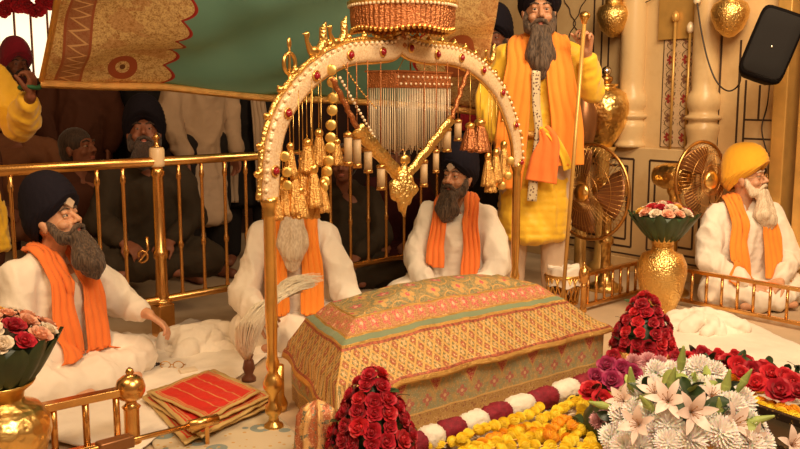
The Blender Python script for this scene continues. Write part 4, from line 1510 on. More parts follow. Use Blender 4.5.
# square pearl curtain
pc0, pc1 = AP(374, 90, -.10), AP(443, 86, -.10)
pcw = (pc1 - pc0).length
pc = thing('pearl_curtain', (pc0 + pc1) / 2, 'square jewelled frame with a curtain of fine pearl strings hanging inside the arch', 'hanging ornament', None, math.atan2(AD.y, AD.x))
zt, zl = AP(408, 73, -.10).z - pc.location.z, AP(405, 150, -.10).z - pc.location.z
hw = pcw / 2 * .78; dp = .15
m = MB()
for c, s in (((0, -dp / 2, (zt) / 2), (2 * hw, .012, zt)), ((0, dp / 2, zt / 2), (2 * hw, .012, zt)), ((-hw, 0, zt / 2), (.012, dp, zt)), ((hw, 0, zt / 2), (.012, dp, zt))): m.box(c, s, bev=.003)
m.box((0, 0, zt + .004), (2 * hw + .02, dp + .02, .008))
m.build('jewelled_frame', M['copper'], pc)
for sy in (-1, 1):
    m = MB()
    for k in range(34):
        x = -hw + 2 * hw * k / 33; L_ = zl * (1 + .05 * math.sin(k * 1.7))
        m.tube([(x, sy * dp / 2, 0), (x + .002 * math.sin(k), sy * dp / 2, L_)], .0017, 5)
    m.build('pearl_strings', M['pearl'], pc)
for sx in (-1, 1):
    m = MB()
    for k in range(14):
        y = -dp / 2 + dp * k / 13
        m.tube([(sx * hw, y, 0), (sx * hw, y, zl * (1 + .05 * math.sin(k * 2.7)))], .0017, 5)
    m.build('pearl_strings', M['pearl'], pc)
m = MB()
for k in range(24):
    x = -hw + 2 * hw * k / 23; m.ell((x, -dp / 2 - .008, zt * (.25 if k % 2 else .7)), (.006, .005, .006), None, 8, 5)
m.build('pearl_studs', M['pearl'], pc)
m = MB(); m.tube([(0, 0, zt), (0, 0, zt + .12)], .004, 6)
for sx in (-1, 1): m.tube([(sx * hw, -dp / 2, zt), (0, 0, zt + .12)], .002, 5)
m.build('suspension_cord', M['gold'], pc)

# V shaped brocade bands with a pendant
vb = thing('brocade_garland', AP(403, 170, .06), 'V shaped gold brocade garland with a large embossed leaf pendant', 'garland')
vo = vb.location
FX = Vector((.96, .28, 0)).normalized(); FN = Vector((.28, -.96, 0)).normalized()
def strip(a, b, w, mt, name, parent, off=.06, th=.010):
    p0, p1 = AP(*a, off), AP(*b, off)
    d = (p1 - p0).normalized(); s = d.cross(FN).normalized()
    m = MB(); n = 14; rows = []
    for k in range(n + 1):
        c = p0.lerp(p1, k / n) - Vector(vo) + AN * .004 * math.sin(k * 1.9)
        rows.append([c + s * w / 2 + AN * th / 2, c - s * w / 2 + AN * th / 2, c - s * w / 2 - AN * th / 2, c + s * w / 2 - AN * th / 2])
    vs = m.grid(rows, cv=True); m.face(vs[0]); m.face(vs[-1]); return m.build(name, mt, parent)
strip((357, 128), (403, 180), .050, M['gold_fine'], 'band', vb)
strip((452, 118), (404, 180), .034, M['gold_fine'], 'band', vb)
strip((332, 78), (357, 128), .014, M['copper'], 'upper_band', vb)
strip((468, 70), (452, 118), .014, M['copper'], 'upper_band', vb)
pcn = AP(403, 190, .07) - Vector(vo)
m = MB(); prof = []
rows = []
NS = 40
for ring_, dd in ((1.0, -.004), (1.0, .004), (.8, .012), (.4, .018), (.02, .020)):
    row = []
    for k in range(NS):
        a = 2 * PI * k / NS
        rr = .054 * (1 + .14 * math.cos(a * 4) + .10 * math.cos(a * 9)) * ring_
        zz = rr * math.sin(a) * 1.75; xx = rr * math.cos(a)
        if zz < 0: xx *= 1 + zz * 4
        row.append(pcn + FX * xx + Vector((0, 0, zz)) + FN * dd)
    rows.append(row)
vs = m.grid(rows, cv=True); m.face(vs[0]); m.face(vs[-1]); m.build('pendant', M['gold_fine'], vb)
m = MB(); c = AP(405, 160, .07) - Vector(vo); m.lathe([(.001, -.003), (.020, -.003), (.022, 0), (.016, .004), (.001, .006)], c, 24, axis=FN); m.build('medallion', M['gold'], vb)

# pearl strings swagging down on both sides of the curtain
def beads(a, b, n, r_, sag, name, label, grp=None, off=.02, mt='pearl'):
    p0, p1 = AP(*a, off), AP(*b, off)
    t = thing(name, p0, label, 'string', grp)
    m = MB()
    for k in range(n):
        u = k / (n - 1); p = (p1 - p0) * u + Vector((0, 0, -sag * 4 * u * (1 - u)))
        m.ell(p, (r_, r_, r_), None, 8, 6)
    m.build('beads', M[mt], t)
    m = MB(); m.tube([(p1 - p0) * (k / 12) + Vector((0, 0, -sag * 4 * (k / 12) * (1 - k / 12))) for k in range(13)], .0015, 5); m.build('thread', M['gold'], t)
beads((340, 78), (374, 137), 18, .0065, .0, 'pearl_string', 'slanting string of pearls on the left of the pearl curtain')
beads((462, 85), (446, 132), 15, .0065, .0, 'pearl_string', 'slanting string of pearls on the right of the pearl curtain')
beads((344, 66), (376, 108), 16, .004, .01, 'pearl_string', 'thin upper string of beads left of the jewelled frame', mt='gold')

# coin strings
def coins(path, n, r_, label):
    pts = [AP(x, y, .03) for x, y in path]; t = thing('coin_string', pts[0], label, 'string')
    seg = smooth_path(pts, 10); L_ = len(seg); first = None
    m = MB(); m.tube([p - pts[0] for p in seg], .0015, 5); m.build('thread', M['gold'], t)
    for k in range(n):
        p = seg[int((k + .5) * (L_ - 1) / n)] - pts[0]
        if first is None:
            m = MB(); m.lathe([(.001, -.0035), (r_ * .92, -.0035), (r_, -.001), (r_, .002), (r_ * .9, .004), (r_ * .5, .0055), (.001, .006)], (0, 0, 0), 20, axis=Vector((-.08, -1, 0))); first = c = m.build('coin', M['gold_coin'], t)
        else: c = first.copy(); COL.objects.link(c); c.parent = t
        c.location = p
M['gold_coin'] = gold('coin gold', (0.92, 0.62, 0.20), 0.4)
coins([(331, 66), (333, 95), (331, 125), (330, 150), (326, 176), (322, 190)], 11, .0205, 'long curved string of gold coins hanging from the arch')
coins([(284, 152), (287, 172), (287, 192)], 3, .0185, 'short string of three gold coins by the left column')
coins([(511, 156), (508, 176), (498, 190)], 3, .021, 'short string of three gold coins near the right column')

# tassels
def tassel(px, y0, y1, ytop, w, label, group, off=.03, mt='gold_thread'):
    a, b = AP(px, y0, off), AP(px, y1, off); t = thing('gold_tassel', a, label, 'tassel', group)
    h = a.z - b.z; r_ = w * (a.y + .1) / FPX / 2
    m = MB(); N_ = 44
    rows = []
    for k in range(9):
        u = k / 8
        rr = r_ * (.35 + .65 * u ** .8)
        rows.append([(rr * (1 + .10 * math.cos(11 * an + 1) + .05 * math.sin(19 * an + u * 3)) * math.cos(an), rr * (1 + .10 * math.cos(11 * an + 1)) * math.sin(an), -h * .22 - h * .78 * u * (1 + .03 * math.sin(7 * an))) for an in [2 * PI * j / N_ for j in range(N_)]])
    vs = m.grid(rows, cv=True); m.face(vs[0]); m.face(vs[-1]); m.build('skirt', M[mt], t)
    m = MB(); m.lathe([(r_ * .32, -h * .26), (r_ * .48, -h * .20), (r_ * .55, -h * .12), (r_ * .4, -h * .05), (.003, 0)], (0, 0, 0), 16); m.build('cap', M['gold'], t)
    tp = AP(px, ytop, off)
    m = MB(); m.tube([(0, 0, 0), (0, 0, tp.z - a.z)], .0016, 5); m.build('thread', M['gold'], t)
TL = 'gold thread tassel in the dense cluster inside the left side of the arch'
for q in ((294, 168, 214, 100, 19), (303, 155, 198, 85, 18), (313, 163, 207, 78, 19), (283, 176, 216, 120, 16), (322, 178, 212, 78, 16), (307, 138, 172, 85, 17), (319, 128, 166, 72, 16), (300, 186, 218, 90, 17), (337, 138, 165, 62, 13), (290, 142, 176, 105, 13), (276, 190, 220, 150, 14), (312, 188, 218, 90, 15)):
    tassel(*q, TL, 'tassel cluster at the left of the arch', off=.03 + rnd.uniform(-.05, .03))
TR = 'gold thread tassel in the cluster inside the right side of the arch'
for q in ((496, 148, 182, 96, 14), (488, 152, 186, 88, 13), (504, 140, 176, 100, 13), (480, 118, 152, 76, 22), (470, 122, 150, 72, 18), (491, 166, 192, 90, 12)):
    tassel(*q, TR, 'tassel cluster at the right of the arch', off=.03 + rnd.uniform(-.05, .03), mt='copper' if q[0] in (480, 470) else 'gold_thread')
# white tubular pendants
def tubep(px, y0, y1, ytop, label, w=8):
    a, b = AP(px, y0, .04), AP(px, y1, .04); t = thing('tube_pendant', a, label, 'pendant', 'white tube pendants hanging in the arch')
    h = a.z - b.z; r_ = w * (a.y + .1) / FPX / 2
    m = MB(); m.lathe([(r_, -h * .9), (r_, -h * .1)], (0, 0, 0), 16); m.build('tube', M['ivory'], t)
    m = MB(); m.lathe([(r_ * 1.15, -h), (r_ * 1.15, -h * .88), (r_ * .9, -h * .86)], (0, 0, 0), 16); m.build('bottom_cap', M['gold_dark'], t); m = MB(); m.lathe([(r_ * 1.15, -h * .12), (r_ * 1.15, -h * .02), (.003, h * .08)], (0, 0, 0), 16); m.build('top_cap', M['gold_dark'], t)
    m = MB(); m.tube([(0, 0, 0), (0, 0, AP(px, ytop, .04).z - a.z)], .0022, 5); m.build('thread', M['copper'], t)
tubep(348, 133, 166, 62, 'white tube pendant, leftmost beside the coin string')
tubep(357, 135, 168, 62, 'white tube pendant, second from the coin string')
tubep(368, 148, 173, 60, 'white tube pendant above the left brocade band')
tubep(381, 165, 190, 62, 'white tube pendant hanging lowest on the left')
tubep(458, 120, 141, 66, 'short white tube pendant near the right tassels', 7)
tubep(447, 128, 152, 62, 'white tube pendant behind the right brocade band')
tubep(424, 160, 187, 62, 'white tube pendant hanging right of the leaf pendant', 7)
tubep(436, 150, 173, 62, 'white tube pendant between the right brocade band and the turbaned head', 6)


# ================================================================ FANS
def fan(name, px, py, Y, yaw, rad, label, feet):
    c = D(px, py, Y)
    t = thing(name, (c.x, c.y, 0), label, 'fan', 'gilded pedestal fans by the marble wall', yaw)
    z = c.z; y0 = -.16
    def loc(x, y, zz): return (x, y, zz)
    m = MB()
    m.tube([(rad * math.cos(a), y0, z + rad * math.sin(a)) for a in [2 * PI * k / 48 for k in range(48)]], .010, 8, True); m.build('rim', M['gold_dark'], t)
    for nm, s in (('front_grille', -1), ('rear_grille', 1)):
        m = MB()
        for k in range(56):
            a = 2 * PI * k / 56
            m.tube([(r_ * rad * math.cos(a), y0 + s * .075 * math.sqrt(max(0, 1 - (r_) ** 2.4)), z + r_ * rad * math.sin(a)) for r_ in (.14, .35, .6, .8, .93, 1.0)], .0016, 4)
        for r_ in (.4, .7): m.tube([(r_ * rad * math.cos(a), y0 + s * .075 * math.sqrt(1 - r_ ** 2.4), z + r_ * rad * math.sin(a)) for a in [2 * PI * k / 40 for k in range(40)]], .002, 4, True)
        m.build(nm, M['gold_dark'], t)
    for k in range(3):
        m = MB(); rows = []
        for i in range(9):
            u = i / 8; r_ = rad * (.16 + .72 * u); wdt = .35 + .55 * math.sin(min(1, u * 1.15) * PI * .62)
            rows.append([(r_ * math.cos(2 * PI * k / 3 + wdt * (j / 6 - .5) * 1.5), y0 + .05 * (j / 6 - .5), z + r_ * math.sin(2 * PI * k / 3 + wdt * (j / 6 - .5) * 1.5)) for j in range(7)])
        m.grid(rows); o = m.build('blade', M['copper_plain'], t); o.modifiers.new('s', 'SOLIDIFY').thickness = .003
    m = MB(); m.lathe([(.001, .095), (.030, .093), (.050, .082), (.056, .07), (.050, .06)], (0, y0, z), 24, axis=Vector((0, -1, 0))); m.build('badge', M['gold_emb'], t)
    m = MB(); m.lathe([(.045, -.10), (.075, -.06), (.082, 0), (.078, .07), (.060, .13), (.02, .16)], (0, y0 + .18, z), 24, axis=Vector((0, 1, 0))); m.build('motor_housing', M['gold_emb'], t)
    m = MB(); m.lathe([(.11, 0), (.11, .02), (.08, .04), (.05, .06), (.032, .10), (.030, z * .45), (.045, z * .47), (.045, z * .52), (.030, z * .55), (.028, z - .12), (.045, z - .09), (.045, z - .02)], (0, y0 + .18, 0), 20); m.build('stand', M['gold_emb'], t)
M['copper_plain'] = plain('bronze blade', (0.30, 0.13, 0.05), 0.35, 0.6)
fan('pedestal_fan', 606, 190, 5.42, R(-50), .285, 'gilded pedestal fan facing left towards the attendant', 0)
fan('pedestal_fan', 678, 177, 5.30, R(34), .215, 'gilded pedestal fan facing right towards the man in the yellow turban', 0)

# ================================================================ WALL THINGS
def wall_pot(px, label):
    u = U(px); p = WP(u, .125, 0); z = wz(38, u, .1)
    t = thing('hanging_gold_pot', (p.x, p.y, z), label, 'pot', 'gold pots hung on the marble wall')
    m = MB(); m.lathe([(.001, 0), (.03, .008), (.078, .05), (.105, .11), (.112, .16), (.095, .20), (.06, .22), (.055, .24), (.075, .26), (.075, .28)], (0, 0, 0), 28); m.build('pot', M['gold_fine'], t)
    m = MB()
    for k in range(3):
        a = 2 * PI * k / 3; m.tube([(.075 * math.cos(a), .075 * math.sin(a), .27), (0, 0, .62)], .003, 5)
    m.tube([(0, 0, .62), (0, .11 * .62, .66)], .006, 6); m.build('chain', M['gold_dark'], t)
wall_pot(620, 'gold pot hanging on the wall left of the flower inlaid strip')
wall_pot(734, 'gold pot hanging on the wall between the column and the loudspeaker')
# urn on the dado
u = U(604); p = WP(u, .16, 0)
M['shelf'] = M['marble']
t = thing('gold_urn', (p.x, p.y, .0), 'tall embossed gold urn beside the attendant with a silver ball on its lid', 'urn')
p2 = D(604, 147, p.y - .13); t.location = (p2.x, p.y - .13, 0)
zb_ = p2.z
m = MB(); m.lathe([(.05, 0), (.06, .02), (.09, .06), (.135, .13), (.158, .22), (.160, .29), (.135, .36), (.085, .39), (.060, .40), (.080, .41), (.080, .42), (.03, .425)], (0, 0, zb_), 32); m.build('body', M['gold_emb'], t)
m = MB(); m.lathe([(.030, .42), (.045, .445), (.045, .465), (.02, .48)], (0, 0, zb_), 20); m.build('lid', M['gold_dark'], t)
m = MB(); m.ell((0, 0, zb_ + .505), (.034, .034, .034)); m.build('silver_ball', M['silver'], t)
m = MB(); m.lathe([(.09, 0), (.09, .03), (.05, .06), (.04, .2), (.04, zb_ - .08), (.07, zb_ - .03), (.08, zb_)], (0, 0, 0), 24); m.build('pedestal', M['gilt'], t)
u = U(585); p = D(583, 148, 5.95)
t = thing('bronze_jar', (p.x, p.y, 0), 'dark bronze jar half hidden behind the attendant staff', 'jar')
m = MB(); m.lathe([(.04, 0), (.07, .05), (.088, .15), (.085, .25), (.06, .32), (.05, .34)], (0, 0, p.z), 28); m.build('body', M['copper_plain'], t)
m = MB(); m.lathe([(.08, 0), (.08, .03), (.04, .06), (.035, p.z - .06), (.06, p.z - .01), (.06, p.z)], (0, 0, 0), 20); m.build('pedestal', M['gilt'], t)
# gilded rods leaning before the flower strip
def rod(px, y0, y1, label, knob):
    u = U(px); zt = wz(y0, u, .05)
    t = thing('gilded_rod', WP(u, .05, .84), label, 'rod', 'gilded rods before the flower inlaid strip')
    m = MB(); m.tube([(0, 0, 0), (0, 0, zt - .84)], .009, 8); m.build('shaft', M['gilt'], t)
    m = MB(); m.lathe([(.012, 0), (.022, .015), (.024, .04), (.015, .06), (.004, .07)], (0, 0, zt - .84), 14); m.build('tip', M['pearl'] if knob else M['gilt'], t)
rod(674, 22, 0, 'plain gilded rod standing before the flower inlaid strip', 0)
rod(689, 33, 0, 'gilded rod with a pale bud shaped tip before the flower inlaid strip', 1)

# loudspeaker
c = D(769, 47, 4.86)
t = thing('loudspeaker', c, 'black loudspeaker tilted on the wall at the top right', 'loudspeaker')
Rt = Euler((R(-6), R(20), R(-14))).to_matrix()
rows = []
w, h, d = .235, .385, .20
m = MB()
def spk(z, y, k):
    n = 24; out = []
    for i in range(n):
        a = 2 * PI * i / n; cx, cy = math.cos(a), math.sin(a)
        out.append(Rt @ Vector((math.copysign(abs(cx) ** .28, cx) * w / 2 * k * (1.0 if y < 0 else .75), y, math.copysign(abs(cy) ** .26, cy) * h / 2 * k)))
    return out
rows = [spk(0, -.10, .93), spk(0, -.095, .985), spk(0, -.08, 1.0), spk(0, .02, 1.0), spk(0, .10, .82), spk(0, .115, .76)]
vs = m.grid(rows, cv=True); m.face(vs[0]); m.face(vs[-1]); m.build('cabinet', M['plastic'], t)
m = MB(); vs = m.grid([spk(0, -.099, .90), spk(0, -.106, .86), spk(0, -.108, .5)], cv=True); m.face(vs[0]); m.face(vs[-1]); m.build('grille', M['grille'], t)
m = MB(); m.ell(Rt @ Vector((.0, -.110, -.015)), (.007, .004, .007), None, 12, 8); m.build('badge', M['silver'], t)
wallp = WP(U(775), .0, c.z) - c
m = MB(); m.tube([Rt @ Vector((0, .11, 0)), Vector(wallp) * .6, Vector(wallp)], .014, 8); m.build('bracket', M['plastic'], t)
def cable(pts, label, r_=.005):
    t = [Vector(q) for q in pts]; s = smooth_path(t, 8)
    m = MB(); m.tube([q - t[0] for q in s], r_, 6); o = m.build('cable', M['wire'], None, t[0]); tag(o, label, 'cable')
def wp(px, py, off=.03): u = U(px, off); return WP(u, off, wz(py, u, off))
cable([wp(690, 3, .16), wp(695, 30, .16), wp(703, 60, .16), wp(713, 82, .16), wp(725, 91, .16), wp(735, 84, .16), D(741, 66, 5.06)], 'dark cable hanging in a deep loop from the wall to the loudspeaker')
cable([D(770, 80, 5.0), wp(764, 105), wp(760, 128), wp(765, 148), wp(768, 154)], 'dark cable running down from the loudspeaker beside the gilded jamb', .004)
cable([wp(608, -2), wp(622, 4), wp(640, 2), wp(652, -6)], 'thin dark wire strung above the left hanging gold pot', .003)
m = MB(); q = wp(690, 1, .145); m.lathe([(.02, -.012), (.02, .012), (.014, .018)], (0, 0, 0), 16, axis=WN); o = m.build('wall_socket', M['pearl'], None, q); tag(o, 'small pale round wall socket where the looping cable starts', 'socket')

# ================================================================ VASES
def vase(loc, label, s=1.0, rim=.10, body=.15, H_=.34, mt='gold_emb'):
    t = thing('gold_vase', loc, label, 'vase', None)
    prof = [(body * .62, 0), (body * .66, .01), (body * .62, .03), (body * .82, H_ * .22), (body * 1.0, H_ * .50), (body * .98, H_ * .62), (body * .80, H_ * .74), (rim * .70, H_ * .79), (rim * .66, H_ * .84)]
    m = MB(); m.lathe(prof, (0, 0, 0), 48); m.build('body', M[mt], t)
    m = MB(); m.lathe([(rim * .66, H_ * .83), (rim * .70, H_ * .90), (rim * .95, H_ * .97), (rim, H_), (rim * .93, H_ * 1.0), (rim * .6, H_ * .9)], (0, 0, 0), 48); m.build('neck', M['gold'] if mt == 'gold_emb' else M[mt], t)
    return t
vL = P(4, 484); vase(vL, 'embossed gold vase at the bottom left corner', rim=.110, body=.150, H_=.33)
vR = P(660, 312); vase(vR, 'gold vase with chiselled texture by the fence corner, holding a leafy bowl of flowers', rim=.085, body=.135, H_=.44, mt='gold_fine')

# basket with white cloth
bk = P(563, 303)
t = thing('gold_basket', bk, 'round gold openwork basket lined with white cloth behind the far end of the bed', 'basket')
m = MB(); m.lathe([(.085, 0), (.088, .012), (.080, .02)], (0, 0, 0), 32); m.lathe([(.105, .155), (.112, .165), (.105, .175), (.098, .165)], (0, 0, 0), 32)
for k in range(18):
    a = 2 * PI * k / 18
    m.tube([(.082 * math.cos(a), .082 * math.sin(a), .01), (.105 * math.cos(a + .45), .105 * math.sin(a + .45), .165)], .005, 6)
    m.tube([(.082 * math.cos(a), .082 * math.sin(a), .01), (.105 * math.cos(a - .45), .105 * math.sin(a - .45), .165)], .005, 6)
m.build('frame', M['gold'], t)
m = MB(); rows = []
for k in range(10):
    u = k / 9; rows.append([((.100 - .010 * math.sin(u * PI)) * (1 - .98 * max(0, (u - .55) / .45)) * (1 + .04 * math.sin(7 * a)) * math.cos(a), (.100) * (1 - .98 * max(0, (u - .55) / .45)) * (1 + .04 * math.sin(7 * a)) * math.sin(a), .11 + .12 * min(1, u / .55) * .75 + .02 * math.sin(u * PI) + .008 * math.sin(5 * a)) for a in [2 * PI * j / 48 for j in range(48)]])
vs = m.grid(rows, cv=True); m.face(vs[-1]); m.build('cloth_lining', M['white'], t)

# ================================================================ FLOOR CLOTHS
def quad_cloth(name, corners, z, label, mt, cat='cloth', n=60, amp=.006, seed=0, thick=.006, uvscale=None, edge=0, parent=None, fs=6, out=None):
    a, b, c, d = [Vector(q) for q in corners]
    o0 = (a + b + c + d) / 4; o0.z = 0
    bm = bmesh.new(); uvl = bm.loops.layers.uv.new('UVMap'); g_ = []
    for i in range(n + 1):
        row = []
        for j in range(n + 1):
            u, v = i / n, j / n
            p = a.lerp(b, u).lerp(d.lerp(c, u), v)
            nz = amp * (1 + ridged((p.x, p.y, 0), (fs, fs, 1), seed)) * .5 + amp * .3 * ridged((p.x, p.y, 0), (fs * 3, fs * 3, 1), seed + 5)
            ed = edge * noise.noise(Vector((p.x * 6, p.y * 6, seed)))
            ev = Vector((ed if u in (0, 1) else 0, ed if v in (0, 1) else 0, 0))
            row.append((bm.verts.new(p - o0 + Vector((0, 0, z + max(0, nz))) + ev), u, v))
        g_.append(row)
    for i in range(n):
        for j in range(n):
            q4 = (g_[i][j], g_[i + 1][j], g_[i + 1][j + 1], g_[i][j + 1])
            f = bm.faces.new([q[0] for q in q4]); f.smooth = True
            for l, q in zip(f.loops, q4): l[uvl].uv = (q[1], q[2])
    bm.normal_update()
    me = bpy.data.meshes.new(name); bm.to_mesh(me); bm.free()
    if me.polygons[0].normal.z < 0: me.flip_normals()
    o = link(name, me, mt, parent)
    if parent is None: o.location = o0
    so = o.modifiers.new('t', 'SOLIDIFY'); so.thickness = thick; so.offset = 1
    if label: tag(o, label, cat)
    return o
quad_cloth('white_sheet', [P(-60, 420), P(190, 322), P(285, 345), P(130, 462)], .0, 'white floor sheet spread between the seated men and the red cloth', M['sheet'], 'sheet', 80, .014, 2)
quad_cloth('white_sheet', [P(640, 352), P(700, 303), P(860, 375), P(790, 412)], .0, 'white floor sheet on the right behind the red roses', M['sheet'], 'sheet', 60, .010, 7)
def carpet_mat():
    g = G('patterned carpet')
    v = g.coord('Object')
    a = g.voro(9, v); b = g.voro(26, v)
    col = g.mix(a.lt(.35), (0.55, 0.46, 0.32), (0.22, 0.26, 0.24)); col = g.mix(b.lt(.18), col, (0.50, 0.30, 0.10)); col = g.mix(a.lt(.12), col, (0.65, 0.55, 0.36))
    g.bump(g.noise(300, 2), .3, .003)
    return g.out(col, .9)
M['carpet'] = carpet_mat()
quad_cloth('patterned_carpet', [P(150, 440), P(262, 402), P(330, 470), P(200, 560)], .002, 'pale carpet with grey green pattern under the red cloth and the column', M['carpet'], 'carpet', 40, .003, 3)

def heap(loc, rx, ry, h, label, seed, mt='white', rz=0.0, n=11):
    """crumpled cloth: rolls of fabric pressed together into one skin"""
    rr = random.Random(int(seed * 100)); m = MB()
    m.ell((0, 0, 0), (rx * .95, ry * .95, h * .45), None, 24, 12)
    for k in range(n):
        a = rr.uniform(0, 2 * PI); d = rr.uniform(0, .62); cx, cy = rx * d * math.cos(a), ry * d * math.sin(a)
        th = rr.uniform(0, PI); L = rr.uniform(.35, .7) * rx; top = h * (1 - d * d) * rr.uniform(.55, .95)
        pts = []
        for i in range(5):
            u = i / 4 - .5
            pts.append((cx + L * 2 * u * math.cos(th) + .03 * math.sin(u * 5 + k), cy + L * 2 * u * math.sin(th) * .7, max(.0, top * (1 - 3.4 * u * u * rr.uniform(.5, 1.1)))))
        m.chain(pts, [rr.uniform(.12, .26) * h + .008 for _ in range(5)], 10)
    def f(p):
        q = Vector(p) + noise.noise_vector(Vector(p) * 7 + Vector((seed, 0, 0))) * .05
        return .008 * ridged(q, (11, 11, 11), seed) + .006 * ridged(q, (24, 24, 24), seed + 2)
    o = m.remesh('crumpled_cloth', M[mt], None, .0075, 3, fold=f)
    for v in o.data.vertices: v.co.z = max(v.co.z, .001)
    o.location = loc; o.rotation_euler.z = rz
    tag(o, label, 'cloth'); return o
heap(P(203, 350), .20, .12, .13, 'crumpled white cloth heaped by the railing post', 3.1, rz=.2)
heap(P(262, 352), .15, .10, .07, 'low fold of white cloth trailing from the heap towards the column', 9.4, rz=-.3)
heap(P(706, 330), .20, .13, .12, 'crumpled white cloth heaped in front of the right fence', 5.7, rz=-.5)
heap(P(126, 352), .13, .10, .08, 'soft white cloth fold under the seated man\'s hand', 7.2)
# red folded cloth
def red_mat():
    g = G('red and gold folded textile')
    u, v, _ = g.xyz(g.coord('UV'))
    e = u.mn(1 - u).mn(v.mn(1 - v))
    st = ((u * 5).frac() - .5).abs().lt(.05)
    sp = g.voro(60, g.coord('UV')).lt(.16)
    col = g.mix(st.mx(sp * u.gt(.45)), (0.66, 0.035, 0.025), (0.70, 0.26, 0.10))
    col = g.mix(e.lt(.045), col, (0.58, 0.40, 0.15)); col = g.mix((e - .07).abs().lt(.008), col, (0.60, 0.38, 0.14))
    g.bump(g.noise(120, 3) , .4, .004)
    return g.out(col, .45, 0.1)
M['redcloth'] = red_mat()
rc = [P(143, 407), P(212, 382), P(276, 409), P(196, 450)]
cc = (rc[0] + rc[1] + rc[2] + rc[3]) / 4
t = thing('folded_red_cloth', (cc.x, cc.y, .012), 'folded red and gold ceremonial cloth lying on the floor', 'cloth')
for k in range(4):
    s = 1.03 - .04 * k; rot = Matrix.Rotation(R((-5, 3, -2, 4)[k]), 3, 'Z')
    cs = [rot @ ((q - cc) * s) + Vector((.006 * k, .004 * k, 0)) for q in rc]
    if k == 3: cs[3] = cs[3].lerp(cs[1], .12); cs[2] = cs[2].lerp(cs[0], .10)
    o = quad_cloth('folded_layer', cs, .004 + .014 * k, None, M['redcloth'], n=30, amp=.010, seed=k * 2.3, thick=.006, parent=t, fs=9)
# gilded rod clamped at the fence post
r0, r1 = P(108, 446, .10), P(217, 419, .09)
t = thing('brass_rod', r0, 'long brass rod with a thick sleeve reaching from the knob post to the red cloth', 'rod')
dv = r1 - r0
m = MB(); m.tube([Vector((0, 0, 0)) - dv * .35, dv * .75], .009, 10); m.build('shaft', M['brass'], t)
m = MB(); m.tube([dv * .72, dv * 1.0], .019, 16); m.build('sleeve', M['brass'], t)
m = MB(); m.box(dv * .06 + Vector((0, 0, 0)), (.115, .045, .040), rz=math.atan2(dv.y, dv.x), bev=.006); m.build('clamp', M['copper_plain'], t)
m = MB(); m.box(dv * .90 + Vector((0, 0, -.055)), (.012, .012, .075)); m.build('support', M['brass'], t)
# small things on the sheet
for k, (px, py, lb) in enumerate(((152, 366, 'small dark string of beads lying on the white sheet under the hand'), (172, 369, 'pair of spectacles folded on the white sheet'))):
    q = P(px, py, .016)
    m = MB()
    if k == 0:
        for j in range(16):
            a = 2 * PI * j / 16; m.ell((.036 * math.cos(a), .018 * math.sin(a), .007), (.006, .006, .006), None, 8, 6)
    else:
        for s in (-1, 1):
            m.tube([(s * .028 + .022 * math.cos(a), .0, .018 + .016 * math.sin(a)) for a in [2 * PI * j / 20 for j in range(20)]], .0022, 6, True); m.tube([(s * .05, 0, .02), (s * .045, .06, .004)], .002, 5)
        m.tube([(-.008, 0, .02), (.008, 0, .02)], .002, 5)
    o = m.build(('prayer_beads', 'spectacles')[k], M['wire'] if k == 0 else M['gold_dark'], None, q); tag(o, lb, ('beads', 'spectacles')[k])
m = MB()
m.box((0, 0, .008), (.075, .045, .016), bev=.004); o = m.build('folded_note', M['cream'], None, P(188, 372, .016)); tag(o, 'small pale folded packet on the white sheet', 'packet'); o.rotation_euler.z = .5

# whisk held by the man behind the tassels
w0, w1 = P(247, 392, .02), D(300, 312, 3.78)
w0 = D(249, 386, 3.55); w0.z = .03
w1 = D(268, 320, 3.62)
t = thing('hair_whisk', w0, 'cream hair fly whisk with a dark wooden handle standing beside the left column', 'whisk')
dd = w1 - w0
m = MB(); ax = Vector((0.02, 0, 1)).normalized(); m.lathe([(.014, 0), (.030, .006), (.030, .02), (.017, .035), (.026, .06), (.020, .09), (.014, .10), (.020, .115)], (0, 0, 0), 18, axis=ax); m.build('handle', plain('dark wood', (.12, .04, .02), .35), t)
m = MB()
cps = [Vector((0, 0, .10)), Vector((.0, .01, .17)), Vector((.02, .02, .26)), Vector((.08, .05, .335)), Vector((.17, .08, .375)), Vector((.28, .12, .39))]
rad_ = [.014, .062, .095, .095, .070, .045]
for q in range(1000):
    a = rnd.uniform(0, 2 * PI); rr = math.sqrt(rnd.random()); endu = rnd.uniform(.45, 1.0); ph = rnd.uniform(0, 6)
    pts = []
    for k in range(9):
        u = k / 8 * endu * (len(cps) - 1); i0 = min(int(u), len(cps) - 2); f_ = u - i0
        c = cps[i0].lerp(cps[i0 + 1], f_); r_ = (rad_[i0] + (rad_[i0 + 1] - rad_[i0]) * f_) * rr
        pts.append(c + Vector((math.cos(a) * r_ * .8, math.sin(a) * r_, math.sin(a * 2) * r_ * .3 + math.cos(a) * r_ * .6)) + Vector((0, 0, .004 * math.sin(ph + k))))
    m.tube(pts, [.0030 * (1 - k / 11) for k in range(9)], 3)
m.build('hair', M['whisk'], t)

# ================================================================ FLOWERS
def petal(m, base, out, up, L, W, cup=.3, curl=.3, n=4, k=3, tip=.6):
    out = Vector(out).normalized(); up = Vector(up); up = (up - out * up.dot(out)).normalized(); s = out.cross(up)
    rows = []
    for i in range(n + 1):
        u = i / n; w = W * (math.sin(PI * min(1, u * .62 + .12))) * (1 - (u ** 6) * tip)
        c = Vector(base) + out * L * u * (1 - .25 * curl * u) + up * L * (cup * u - curl * u * u)
        rows.append([c + s * w * (j / k - .5) + up * W * .35 * cup * ((2 * j / k - 1) ** 2) for j in range(k + 1)])
    m.grid(rows)


